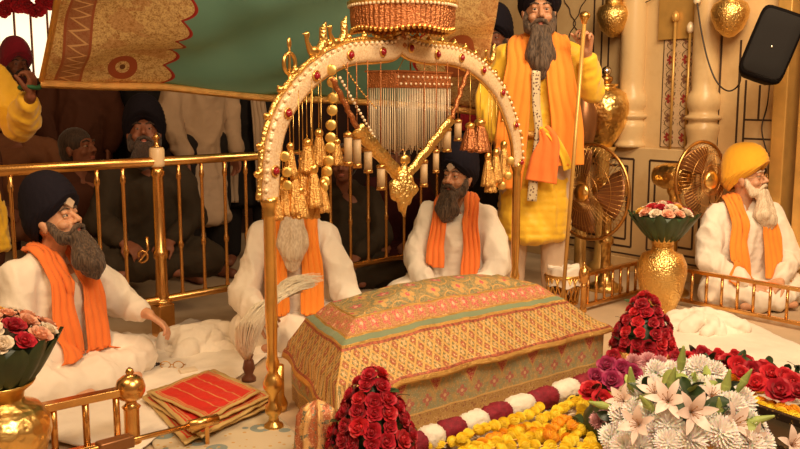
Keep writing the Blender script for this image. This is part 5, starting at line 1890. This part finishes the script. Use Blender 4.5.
def rose_mesh(name, mt, r_=.03, seed=0):
    rr = random.Random(seed); m = MB()
    m.ell((0, 0, -.002), (r_ * .55, r_ * .55, r_ * .62), None, 10, 6)
    n = 19
    for i in range(n):
        f = i / n; a = i * 2.4 + rr.uniform(-.2, .2)
        dist = r_ * (.10 + .42 * f); tilt = .15 + 1.05 * f
        d = Vector((math.cos(a), math.sin(a), 0)); b = d * dist * .7 + Vector((0, 0, -r_ * .45 * (1 - .3 * f)))
        out = d * math.sin(tilt) + Vector((0, 0, math.cos(tilt)))
        upv = -d * math.cos(tilt) + Vector((0, 0, math.sin(tilt)))
        petal(m, b, out, upv, r_ * (1.15 + .1 * f), r_ * (.75 + .75 * f), .25, .28 * f + .05, 4, 4, .35)
    return finish(m, name, mt)


def finish(m, name, mt):
    bmesh.ops.recalc_face_normals(m.bm, faces=m.bm.faces[:])
    me = bpy.data.meshes.new(name); m.bm.to_mesh(me); m.bm.free()
    me.materials.append(mt) if not isinstance(mt, (list, tuple)) else [me.materials.append(x) for x in mt]
    return me


def mum_mesh(name, mt, r_=.04, n=110, seed=0):
    rr = random.Random(seed); m = MB(); m.ell((0, 0, 0), (r_ * .3, r_ * .3, r_ * .25), None, 10, 6)
    for i in range(n):
        z = 1 - (i + .5) / n * 1.15; a = i * 2.399963; s = math.sqrt(max(0, 1 - z * z))
        d = Vector((math.cos(a) * s, math.sin(a) * s, z * .75)).normalized()
        petal(m, d * r_ * .18, d, Vector((0, 0, 1)) if z < .9 else Vector((1, 0, 0)), r_ * rr.uniform(.75, .95), r_ * .17, .25, .10, 3, 2, .5)
    return finish(m, name, mt)


def marigold_mesh(name, mt, r_=.025, n=80, seed=0):
    rr = random.Random(seed); m = MB(); m.ell((0, 0, 0), (r_ * .80, r_ * .80, r_ * .66), None, 12, 8)
    for i in range(n):
        z = 1 - (i + .5) / n * 1.45; a = i * 2.399963; s = math.sqrt(max(0, 1 - z * z))
        d = Vector((math.cos(a) * s, math.sin(a) * s, z * .8)).normalized()
        petal(m, d * r_ * .55, (d + Vector((0, 0, .25))).normalized(), d.cross(Vector((0.3, 1, 0))), r_ * .36, r_ * .46, .15, -.2, 2, 2, .2)
    return finish(m, name, mt)


def lily_mesh(name, r_=.066, seed=0):
    rr = random.Random(seed); m = MB()
    for i in range(6):
        a = i * PI / 3 + rr.uniform(-.08, .08); d = Vector((math.cos(a), math.sin(a), 0))
        out = (d * .34 + Vector((0, 0, .94))).normalized() if i % 2 else (d * .50 + Vector((0, 0, .86))).normalized()
        petal(m, d * r_ * .05, out, Vector((0, 0, 1)) * .75 - d * .6, r_ * 1.25, r_ * (.55 if i % 2 else .42), .12, .62, 8, 4, .85)
    m.mi = 1
    for i in range(6):
        a = i * PI / 3 + .5; d = Vector((math.cos(a), math.sin(a), 0))
        m.tube([(0, 0, 0), d * r_ * .12 + Vector((0, 0, r_ * .45)), d * r_ * .25 + Vector((0, 0, r_ * .8))], r_ * .015, 5)
        m.ell(d * r_ * .25 + Vector((0, 0, r_ * .82)), (r_ * .05, r_ * .03, r_ * .03), None, 6, 4)
    return finish(m, name, [M['lily'], M['stamen']])


def bud_mesh(name, L=.085):
    m = MB(); m.chain([(0, 0, -.03), (0, 0, 0), (0, 0, L * .45), (0, 0, L)], [.003, .008, .014, .004], 10); return finish(m, name, M['leaf_light'])


def leaf_mesh(name, L=.07, W=.035):
    m = MB(); petal(m, (0, 0, 0), (0, 1, .35), (0, 0, 1), L, W, .2, .35, 6, 4, .95)
    return finish(m, name, M['leaf'])


F = {}
for k, mt in (('red', 'rose_red'), ('bright', 'rose_bright'), ('magenta', 'rose_magenta'), ('white', 'rose_white'), ('peach', 'rose_peach'), ('yellow', 'rose_yellow')):
    F['rose_' + k] = rose_mesh('rose', M[mt], .030, hash(k) % 97 if False else len(k))
F['mum_white'] = mum_mesh('chrysanthemum', M['mum_white'])
F['mum_pink'] = mum_mesh('pink_chrysanthemum', M['mum_pink'], .036)
F['mar'] = marigold_mesh('marigold', M['marigold'])
F['maro'] = marigold_mesh('orange_marigold', M['marigold_o'])
F['lily'] = lily_mesh('lily')
F['bud'] = bud_mesh('lily_bud')
F['leaf'] = leaf_mesh('leaf')


def place(me, name, loc, normal, scale, label=None, cat=None, group=None, parent=None, spin=None):
    o = bpy.data.objects.new(name, me); COL.objects.link(o)
    if parent: o.parent = parent
    o.location = loc
    q = Vector(normal).normalized().to_track_quat('Z', 'Y')
    o.rotation_mode = 'QUATERNION'
    o.rotation_quaternion = q @ Euler((0, 0, spin if spin is not None else rnd.uniform(0, 6.28))).to_quaternion()
    o.scale = (scale,) * 3
    tag(o, label, cat, group)
    return o


# --- pyramids of red roses
def rose_pyramid(c, r0, z0, z1, rows, label, grp, bowl_label, pot):
    t = thing('flower_bowl', (c.x, c.y, 0), bowl_label, 'bowl')
    if pot == 'dark':
        m = MB(); m.lathe([(.06, 0), (.065, .01), (.035, .03), (.04, z0 - .055), (r0 * .75, z0 - .035), (r0 * 1.02, z0 - .002), (r0 * 1.04, z0 + .008), (r0 * .9, z0), (.02, z0 - .01)], (0, 0, 0), 36); m.build('bowl', M['bowl_dark'], t)
    else:
        m = MB(); m.lathe([(r0 * .75, 0), (r0 * .95, .02), (r0 * 1.03, z0 * .6), (r0 * 1.05, z0 + .002), (r0 * .95, z0 - .004), (.02, z0 - .01)], (0, 0, 0), 40); m.build('bowl', M['gold_thread'], t)
    m = MB(); m.lathe([(r0 * .85, z0 - .005), (r0 * .70, z0 + (z1 - z0) * .3), (r0 * .42, z0 + (z1 - z0) * .65), (r0 * .12, z1 - .03), (.01, z1 - .01)], (0, 0, 0), 20); m.build('foliage', M['leaf'], t)
    for (zf, rf, n, off) in rows:
        z = z0 + (z1 - z0) * zf
        for k in range(n):
            a = 2 * PI * (k + off) / n + rnd.uniform(-.12, .12)
            rr = r0 * rf + rnd.uniform(-.006, .008)
            d = Vector((math.cos(a), math.sin(a), .45 + 1.2 * zf ** 3)) if rf > .02 else Vector((0, 0, 1))
            place(F['rose_red'] if rnd.random() < .72 else F['rose_bright'], 'red_rose', Vector((c.x + rr * math.cos(a), c.y + rr * math.sin(a), z + rnd.uniform(-.008, .008))), d, rnd.uniform(.66, .86), label, 'rose', grp)
    for k in range(16):
        a = rnd.uniform(0, 2 * PI); zf = rnd.uniform(0, .8); rr = r0 * (1.0 - zf * .85)
        place(F['leaf'], 'leaf', (rr * math.cos(a), rr * math.sin(a), z0 + (z1 - z0) * zf), (rnd.uniform(-.4, .4), rnd.uniform(-.4, .4), 1), rnd.uniform(.6, .9), parent=t)
rp1 = P(373, 472); rp1.z = 0
rws = [(.0, .98, 15, 0), (.17, .93, 14, .5), (.34, .80, 12, .2), (.50, .66, 10, .6), (.66, .50, 8, .1), (.82, .32, 5, .4), (.97, .14, 3, 0)]
rose_pyramid(rp1, .130, .10, .340, rws, 'crimson rose in the cone shaped bunch in front of the draped bed', 'roses of the front cone bunch', 'dark footed bowl under the front cone of red roses', 'dark')
rp2 = Vector((1.075, 3.88, 0)); q_ = P(640, 371); rp2 = Vector((q_.x + .02, q_.y + .04, 0))
rws = [(.03, .96, 15, 0), (.19, .92, 14, .5), (.36, .82, 12, .2), (.53, .66, 10, .6), (.70, .46, 7, .1), (.86, .30, 5, .4), (.98, .10, 2, 0)]
rose_pyramid(rp2, .132, .095, .335, rws, 'crimson rose in the rounded bunch beyond the far end of the draped bed', 'roses of the far rounded bunch', 'pale gold pot under the far bunch of red roses', 'gold')

# --- striped garland of white and maroon florets
def ruffle(parent, name, pts, r_, mt, seed):
    rr = random.Random(seed); m = MB(); n = 40; rows = []
    for i, p in enumerate(pts):
        u = i / (len(pts) - 1); tg = (pts[min(i + 1, len(pts) - 1)] - pts[max(i - 1, 0)]).normalized(); s1 = tg.cross(Vector((0, 0, 1))).normalized(); s2 = s1.cross(tg)
        e = min(1, .72 + 1.6 * min(u, 1 - u))
        rows.append([p + (s1 * math.cos(a) + s2 * math.sin(a)) * r_ * e * (1 + .16 * noise.noise(Vector((math.cos(a) * 4, math.sin(a) * 4, i * 1.1 + seed))) + .10 * (1 if (i + j) % 2 else -1) * .7) for j, a in [(j, 2 * PI * j / n) for j in range(n)]])
    vs = m.grid(rows, cv=True); m.face(vs[0]); m.face(vs[-1]); return m.build(name, M[mt], parent)
gp = [P(400, 452, .045), P(425, 440, .045), P(470, 424, .045), P(520, 406, .045), P(570, 389, .045), P(612, 374, .045), P(640, 366, .05)]
gs = smooth_path(gp, 24)
ga = thing('striped_flower_garland', gp[0], 'thick garland of alternating white and maroon florets along the foot of the bed', 'garland')
tot = len(gs); nseg = 13
for k in range(nseg):
    a, b = int(k * (tot - 1) / nseg), int((k + 1) * (tot - 1) / nseg)
    sub = [p - gp[0] for p in gs[a:b + 1]]
    sub = smooth_path(sub, 1)
    o = ruffle(ga, 'white_section' if k % 2 == 0 else 'maroon_section', sub, .040, 'floret_white' if k % 2 == 0 else 'floret_maroon', k * 3.1)

# --- marigold strings
def mar_string(path, label, kind='mar', z=.028, step=.037, sc=1.0, grp='marigold strings lying before the bed'):
    pts = smooth_path([P(x, y, z) for x, y in path], 12)
    t = thing('marigold_garland', pts[0], label, 'garland', grp)
    m = MB(); m.tube([p - pts[0] for p in pts], .003, 5); m.build('thread', M['gold_dark'], t)
    acc = step
    for i in range(1, len(pts)):
        acc += (pts[i] - pts[i - 1]).length
        if acc >= step:
            acc = 0
            place(F[kind], 'marigold', pts[i] - pts[0] + Vector((rnd.uniform(-.006, .006), rnd.uniform(-.006, .006), rnd.uniform(-.003, .006))), (rnd.uniform(-.5, .5), rnd.uniform(-.9, .1), 1), rnd.uniform(.85, 1.1) * sc, parent=t)
mar_string([(405, 460), (430, 446), (455, 443), (480, 447)], 'yellow marigold string at the front end of the striped garland')
mar_string([(462, 440), (485, 430), (502, 424), (520, 418), (541, 408)], 'yellow marigold string just below the striped garland', z=.05)
mar_string([(470, 452), (500, 442), (530, 438), (560, 432), (585, 424)], 'yellow marigold string across the middle of the flower offering')
mar_string([(480, 446), (505, 434), (520, 431), (548, 436), (572, 440)], 'orange marigold string in the middle of the flower offering', 'maro')
mar_string([(606, 392), (590, 398), (582, 412), (588, 426), (572, 440), (560, 455)], 'yellow marigold string curving down beside the mixed bouquet', z=.035)
mar_string([(600, 402), (594, 420), (590, 440), (580, 458)], 'yellow marigold string nearest to the mixed bouquet', z=.03)
mar_string([(420, 466), (460, 458), (510, 455), (550, 455), (600, 450)], 'yellow marigold string along the bottom edge of the picture')
mar_string([(540, 420), (556, 412), (572, 404), (590, 396)], 'pale yellow marigold string ending at the striped garland', z=.03)
mar_string([(548, 436), (555, 426), (566, 420), (575, 428)], 'short orange marigold curl', 'maro', z=.05)
mar_string([(430, 468), (470, 452), (520, 446), (560, 446)], 'yellow marigold string below the orange one', z=.045)
mar_string([(512, 436), (530, 428), (548, 428), (566, 432)], 'yellow marigold curl at the centre of the offering', z=.03)
# petals scattered between
m = MB()
for k in range(160):
    q = P(rnd.uniform(430, 600), rnd.uniform(405, 449), .010); a = rnd.uniform(0, 6.28)
    petal(m, q, (math.cos(a), math.sin(a), .15), (0, 0, 1), .022, .016, .2, .1, 2, 2, .4)
o = m.build('scattered_petals', M['rose_white']); tag(o, 'loose white and pink petals scattered between the marigold strings', 'petals', kind='stuff')

# --- mixed bouquet of magenta roses, left of the lilies
mb_ = P(618, 440); mb_ = Vector((mb_.x, mb_.y, 0))
t = thing('bouquet_foliage', mb_, 'dark leafy base holding the magenta and red roses', 'foliage')
m = MB(); m.ell((0, .02, .05), (.12, .15, .09)); m.build('moss', M['leaf'], t)
for k in range(40):
    a = rnd.uniform(0, 6.28); r_ = rnd.uniform(.05, .14)
    place(F['leaf'], 'leaf', (r_ * math.cos(a), r_ * math.sin(a) * 1.2 + .02, rnd.uniform(.05, .13)), (math.cos(a) * .6, math.sin(a) * .6, rnd.uniform(.2, 1)), rnd.uniform(.7, 1.2), parent=t)
def put(kind, px, py, Y, sc, name, label, grp=None, n=None, cat='rose'):
    return place(F[kind], name, D(px, py, Y), n or (rnd.uniform(-.4, .3), rnd.uniform(-1.0, -.4), rnd.uniform(.5, 1)), sc, label, cat, grp)
for (k, x, y, Y, s, lb) in (('rose_magenta', 607, 365, 3.30, 1.0, 'magenta rose uppermost in the mixed bouquet'), ('rose_magenta', 622, 368, 3.28, .9, 'magenta rose beside the pink chrysanthemums'),
        ('rose_magenta', 612, 381, 3.15, 1.1, 'purple rose in the middle of the mixed bouquet'), ('rose_bright', 590, 391, 3.10, 1.15, 'bright red rose at the left edge of the mixed bouquet'), ('rose_bright', 603, 401, 3.02, 1.1, 'bright red rose below the purple rose'),
        ('rose_magenta', 633, 374, 3.2, 1.0, 'dark magenta rose next to the green lily buds'), ('rose_magenta', 596, 377, 3.2, .95, 'dark magenta rose above the left red rose'), ('rose_magenta', 668, 372, 3.35, 1.0, 'dark magenta rose behind the white chrysanthemums'), ('rose_magenta', 676, 365, 3.4, .8, 'small magenta rose by the upright green bud'),
        ('rose_red', 613, 356, 3.4, .8, 'deep red rosebud at the very top of the mixed bouquet'), ('rose_red', 676, 357, 3.5, .8, 'deep red rosebud behind the lily bouquet')):
    put(k, x, y, Y, s, 'rose', lb, 'mixed bouquet roses')
for (x, y, Y, s, lb) in ((633, 363, 3.35, 1.0, 'pale pink chrysanthemum left of its pair'), (648, 362, 3.35, 1.05, 'pale pink chrysanthemum behind the lily bouquet'), (660, 364, 3.32, .9, 'pale pink chrysanthemum nearest to the far rose pot'), (600, 421, 2.95, 1.0, 'lilac pink chrysanthemum low in the mixed bouquet'), (609, 414, 2.96, .8, 'smaller lilac chrysanthemum under the red roses')):
    put('mum_pink', x, y, Y, s, 'pink_chrysanthemum', lb, 'pink chrysanthemums', cat='chrysanthemum')

# --- white lily bouquet
lb_ = D(690, 449, 2.86); lb_ = Vector((lb_.x, 2.90, 0))
t = thing('lily_basket', lb_, 'low basket with green foliage under the white and pink lily bouquet', 'basket')
m = MB(); m.lathe([(.13, 0), (.16, .05), (.17, .10), (.15, .11), (.02, .10)], (0, 0, 0), 32); m.build('basket', M['gilt'], t)
m = MB(); m.ell((0, 0, .12), (.20, .17, .10)); m.build('foliage', M['leaf'], t)
for k in range(50):
    a = rnd.uniform(0, 6.28); e = rnd.uniform(.1, 1.3); d = Vector((math.cos(a) * math.cos(e), math.sin(a) * math.cos(e), math.sin(e)))
    o = place(F['leaf'], 'leaf', Vector((d.x * .20, d.y * .17, .12 + d.z * .12)), (rnd.uniform(-1, 1), rnd.uniform(-1, 1), .6), rnd.uniform(.9, 1.4), parent=t)
    if len([1 for _ in range(1)]) and k % 2: o.material_slots[0].link = 'OBJECT'; o.material_slots[0].material = M['leaf_light']
mums = [(636, 412, 2.86), (655, 432, 2.76), (630, 432, 2.82), (612, 440, 2.84), (700, 388, 2.95), (712, 392, 2.93), (650, 387, 3.02), (672, 373, 3.16), (700, 370, 3.18), (655, 372, 3.16), (722, 410, 2.86), (738, 420, 2.84),
        (668, 443, 2.70), (706, 425, 2.74), (640, 448, 2.74), (752, 430, 2.82), (690, 440, 2.70), (760, 444, 2.76), (686, 372, 3.2), (714, 374, 3.16), (640, 398, 2.95), (740, 402, 2.95), (725, 440, 2.7), (622, 418, 2.88), (648, 418, 2.8), (668, 425, 2.76), (730, 408, 2.8), (720, 432, 2.7), (745, 425, 2.8), (655, 400, 2.9), (684, 392, 2.92), (750, 445, 2.7), (625, 447, 2.78), (675, 385, 3.0), (715, 400, 2.88)]
for i, (x, y, Y) in enumerate(mums):
    put('mum_white', x, y, Y, rnd.uniform(1.1, 1.4), 'white_chrysanthemum', 'white chrysanthemum among the lilies of the front right bouquet', 'white chrysanthemums of the lily bouquet', (rnd.uniform(-.5, .5), -.9, .8), 'chrysanthemum')
for (x, y, Y, s, n, lb) in ((668, 402, 2.78, 1.0, (-.3, -.8, .6), 'pale pink lily at the centre of the bouquet'), (690, 412, 2.72, 1.05, (.1, -.9, .3), 'pale lily opening towards the viewer below the white chrysanthemum'), (640, 425, 2.74, .9, (-.6, -.7, .4), 'pale pink lily at the left of the bouquet'),
        (730, 425, 2.74, 1.0, (.5, -.7, .5), 'pale pink lily at the right of the bouquet'), (745, 440, 2.72, .95, (.6, -.8, .2), 'peach lily at the lower right of the bouquet'), (655, 395, 2.86, .8, (-.5, -.5, .8), 'small pink lily behind the central lily'), (790, 446, 2.75, .9, (.2, -.7, .5), 'peach lily in the bottom right corner'), (625, 402, 2.9, .8, (-.7, -.5, .5), 'blush lily on the left edge of the bouquet'), (710, 398, 2.84, .8, (.2, -.6, .8), 'blush lily right of the white chrysanthemums')):
    place(F['lily'], 'lily', D(x, y, Y), n, s, lb, 'lily', 'lilies of the front right bouquet')
for (x, y, Y, s, n, lb) in ((680, 372, 3.02, 1.15, (.02, -.2, 1), 'tall upright green lily bud at the top of the bouquet'), (632, 392, 2.95, 1.1, (-.15, -.2, 1), 'green lily bud standing on the left of the bouquet'), (654, 412, 2.80, 1.1, (-.6, -.4, .7), 'green lily bud leaning left near the central lily'), (668, 393, 2.86, 1.1, (.15, -.2, 1), 'green lily bud above the central lily'),
        (723, 398, 2.84, 1.2, (.1, -.2, 1), 'large green lily bud right of the white chrysanthemum'), (738, 390, 2.9, 1.0, (.35, -.2, .8), 'green lily bud near the dark tray'), (744, 424, 2.78, 1.1, (.9, -.3, .4), 'green lily bud pointing right towards the tray'), (612, 408, 2.9, 1.0, (-.9, -.2, .3), 'green lily bud pointing left over the roses'), (720, 420, 2.76, 1.0, (-.2, -.3, 1), 'green lily bud in front of the large bud'), (693, 390, 2.95, .8, (0, -.2, 1), 'small green lily bud between the white chrysanthemums')):
    place(F['bud'], 'lily_bud', D(x, y, Y), n, s, lb, 'lily bud', 'green lily buds')

# --- bed of red roses on marigolds, right
for k, (path, kd, lb) in enumerate(((((684, 374), (705, 382), (728, 389), (750, 397), (775, 407), (815, 418)), 'maro', 'orange marigold string under the red roses on the right'), (((700, 384), (725, 391), (750, 400), (775, 411), (810, 420)), 'mar', 'yellow marigold string beside the dark tray'), (((682, 366), (700, 372), (720, 377), (745, 384), (780, 396)), 'maro', 'orange marigold string directly behind the red roses'))):
    mar_string(path, lb, kd, z=.03, grp='marigold strings under the right roses')
fo = P(748, 385)
t = thing('rose_foliage', (fo.x, fo.y, 0), 'dark green leaves spread under the red roses on the right', 'foliage')
for k in range(70):
    u = rnd.uniform(-1, 1); p = LD * 0 + Vector((u * .27, -u * .20 + rnd.uniform(-.05, .09), rnd.uniform(.04, .085)))
    place(F['leaf'], 'leaf', p, (rnd.uniform(-1, 1), rnd.uniform(-1, 1), .8), rnd.uniform(.7, 1.1), parent=t)
m = MB(); m.cap((-.25, .21, .02), (.27, -.17, .02), .045, .045); m.build('moss', M['leaf'], t)
for i, (x, y, s) in enumerate(((702, 355, 1.0), (696, 361, .8), (718, 357, .85), (727, 361, .85), (716, 373, 1.1), (709, 369, .9), (738, 366, 1.0), (746, 362, .85), (752, 371, 1.05), (763, 370, 1.0), (771, 374, 1.0), (756, 384, 1.1), (779, 391, 1.3), (785, 377, 1.0), (793, 383, 1.0), (741, 374, .9), (798, 392, .9), (734, 356, .7), (688, 358, .7))):
    px = (x - 700) / 100
    Y = P(x, y, .085).y
    put('rose_bright' if i % 4 else 'rose_red', x, y, Y, s * 1.12, 'red_rose', 'red rose lying among dark leaves on the right, behind the dark tray', 'red roses laid in a row on the right')
# --- dark tray
g = G('brass dotted black lacquer'); sp = g.voro(90).lt(.25); M['tray'] = g.out(g.mix(sp, (.03, .018, .012), (.25, .14, .04)), .35)
tc = [P(748, 414, 0), P(812, 437, 0)]
o0 = tc[0]; ex = (tc[1] - tc[0]); exn = ex.normalized(); ey = Vector((-exn.y, exn.x, 0)); ey = ey if ey.y < 0 else -ey
t = thing('black_tray', o0, 'black shallow tray with dotted brass rim at the right edge', 'tray')
rz_ = math.atan2(exn.y, exn.x); TL_, TW_ = .42, .26
def tb(m, x, y, z, sx, sy, sz, bev=.003): m.box(exn * x + ey * y + Vector((0, 0, z)), (sx, sy, sz), rz=rz_, bev=bev)
m = MB(); tb(m, TL_ / 2, TW_ / 2, .018, TL_, TW_, .008); m.build('base', M['bowl_dark'], t)
m = MB(); tb(m, TL_ / 2, 0, .030, TL_, .022, .04); tb(m, TL_ / 2, TW_, .030, TL_, .022, .04); tb(m, 0, TW_ / 2, .030, .022, TW_, .04); tb(m, TL_, TW_ / 2, .030, .022, TW_, .04); m.build('rim', M['tray'], t)
for (x, y) in ((.03, .03), (TL_ - .03, .03), (.03, TW_ - .03), (TL_ - .03, TW_ - .03)):
    m = MB(); p = exn * x + ey * y; m.lathe([(.014, 0), (.010, .008), (.014, .016)], p, 12); m.build('foot', M['tray'], t)

# --- flowers in the two vases
def leaf_bowl(loc, z0, z1, r0, r1, label):
    t = thing('leaf_wrap', (loc.x, loc.y, z0), label, 'leaf wrap')
    m = MB(); n = 16
    for k in range(n):
        a = 2 * PI * k / n; d = Vector((math.cos(a), math.sin(a), 0)); s = Vector((-d.y, d.x, 0)); rows = []
        for i in range(7):
            u = i / 6; c = d * (r0 + (r1 - r0) * u ** .8 + (.004 if k % 2 else 0)) + Vector((0, 0, (z1 - z0) * u * (1.04 if k % 2 else .95))); w = (.25 + .9 * math.sin(PI * min(1, .15 + u * .6)) * (1 - u ** 7)) * (r0 + (r1 - r0) * u) * 2 * PI / n * 1.15
            rows.append([c + s * w * (j / 4 - .5) + d * .010 * (1 - abs(j / 2 - 1)) for j in range(5)])
        m.grid(rows)
    m.lathe([(r0 * .9, .0), (r1 * .9, (z1 - z0) * .9), (.01, (z1 - z0) * .88)], (0, 0, 0), 24)
    o = m.build('leaves', M['leaf'], t)
    return t
zt_ = .345
leaf_bowl(vR, .40, .555, .055, .185, 'dark green leaf bowl on the right vase')
i = 0
cols = ['rose_bright', 'rose_white', 'rose_peach', 'rose_peach', 'rose_white', 'rose_red', 'rose_yellow', 'rose_white', 'rose_peach']
names_ = {'rose_bright': 'red', 'rose_red': 'deep red', 'rose_white': 'white', 'rose_peach': 'peach', 'rose_yellow': 'yellow'}
for ring_, n, zz in ((.125, 12, .560), (.075, 8, .585), (.02, 3, .60)):
    for k in range(n):
        a = 2 * PI * (k + .3 * n % 1) / n + ring_ * 9; c = cols[(i * 4 + k) % 9]; i += 1
        place(F[c], 'rose', Vector((vR.x + ring_ * math.cos(a), vR.y + ring_ * math.sin(a), zz)), (math.cos(a) * ring_ * 5, math.sin(a) * ring_ * 5, .8), rnd.uniform(.8, 1.0), names_[c] + ' rose in the leaf bowl of the right vase', 'rose', names_[c] + ' roses on the right vase')
leaf_bowl(vL, .32, .475, .085, .185, 'dark green leaf wrap rising from the left vase')
i = 0
for ring_, n, zz in ((.155, 15, .480), (.10, 10, .515), (.04, 4, .535)):
    for k in range(n):
        a = 2 * PI * k / n + ring_ * 7; c = cols[(i * 5 + k * 2) % 9]; i += 1
        place(F[c], 'rose', Vector((vL.x + ring_ * math.cos(a), vL.y + ring_ * math.sin(a), zz)), (math.cos(a) * ring_ * 4, math.sin(a) * ring_ * 4, .8), rnd.uniform(.85, 1.05), names_[c] + ' rose in the bouquet of the left vase', 'rose', names_[c] + ' roses on the left vase')

# --- red flowers hanging before the bright window
hp = [D(x, y, 7.2) for x, y in ((-12, 4), (4, 6), (18, 2), (30, 5), (46, 3), (60, 0))]
pts = smooth_path(hp, 4)
t = thing('red_flower_garland', pts[0], 'garland of hanging red flowers across the bright window', 'garland')
m = MB(); m.tube([p - pts[0] for p in pts], .006, 5); m.build('cord', M['maroon'], t)
for p in pts: place(F['rose_bright'], 'flower', p - pts[0] + Vector((0, 0, rnd.uniform(-.05, .02))), (rnd.uniform(-.5, .5), -1, -.6), 1.5, parent=t)
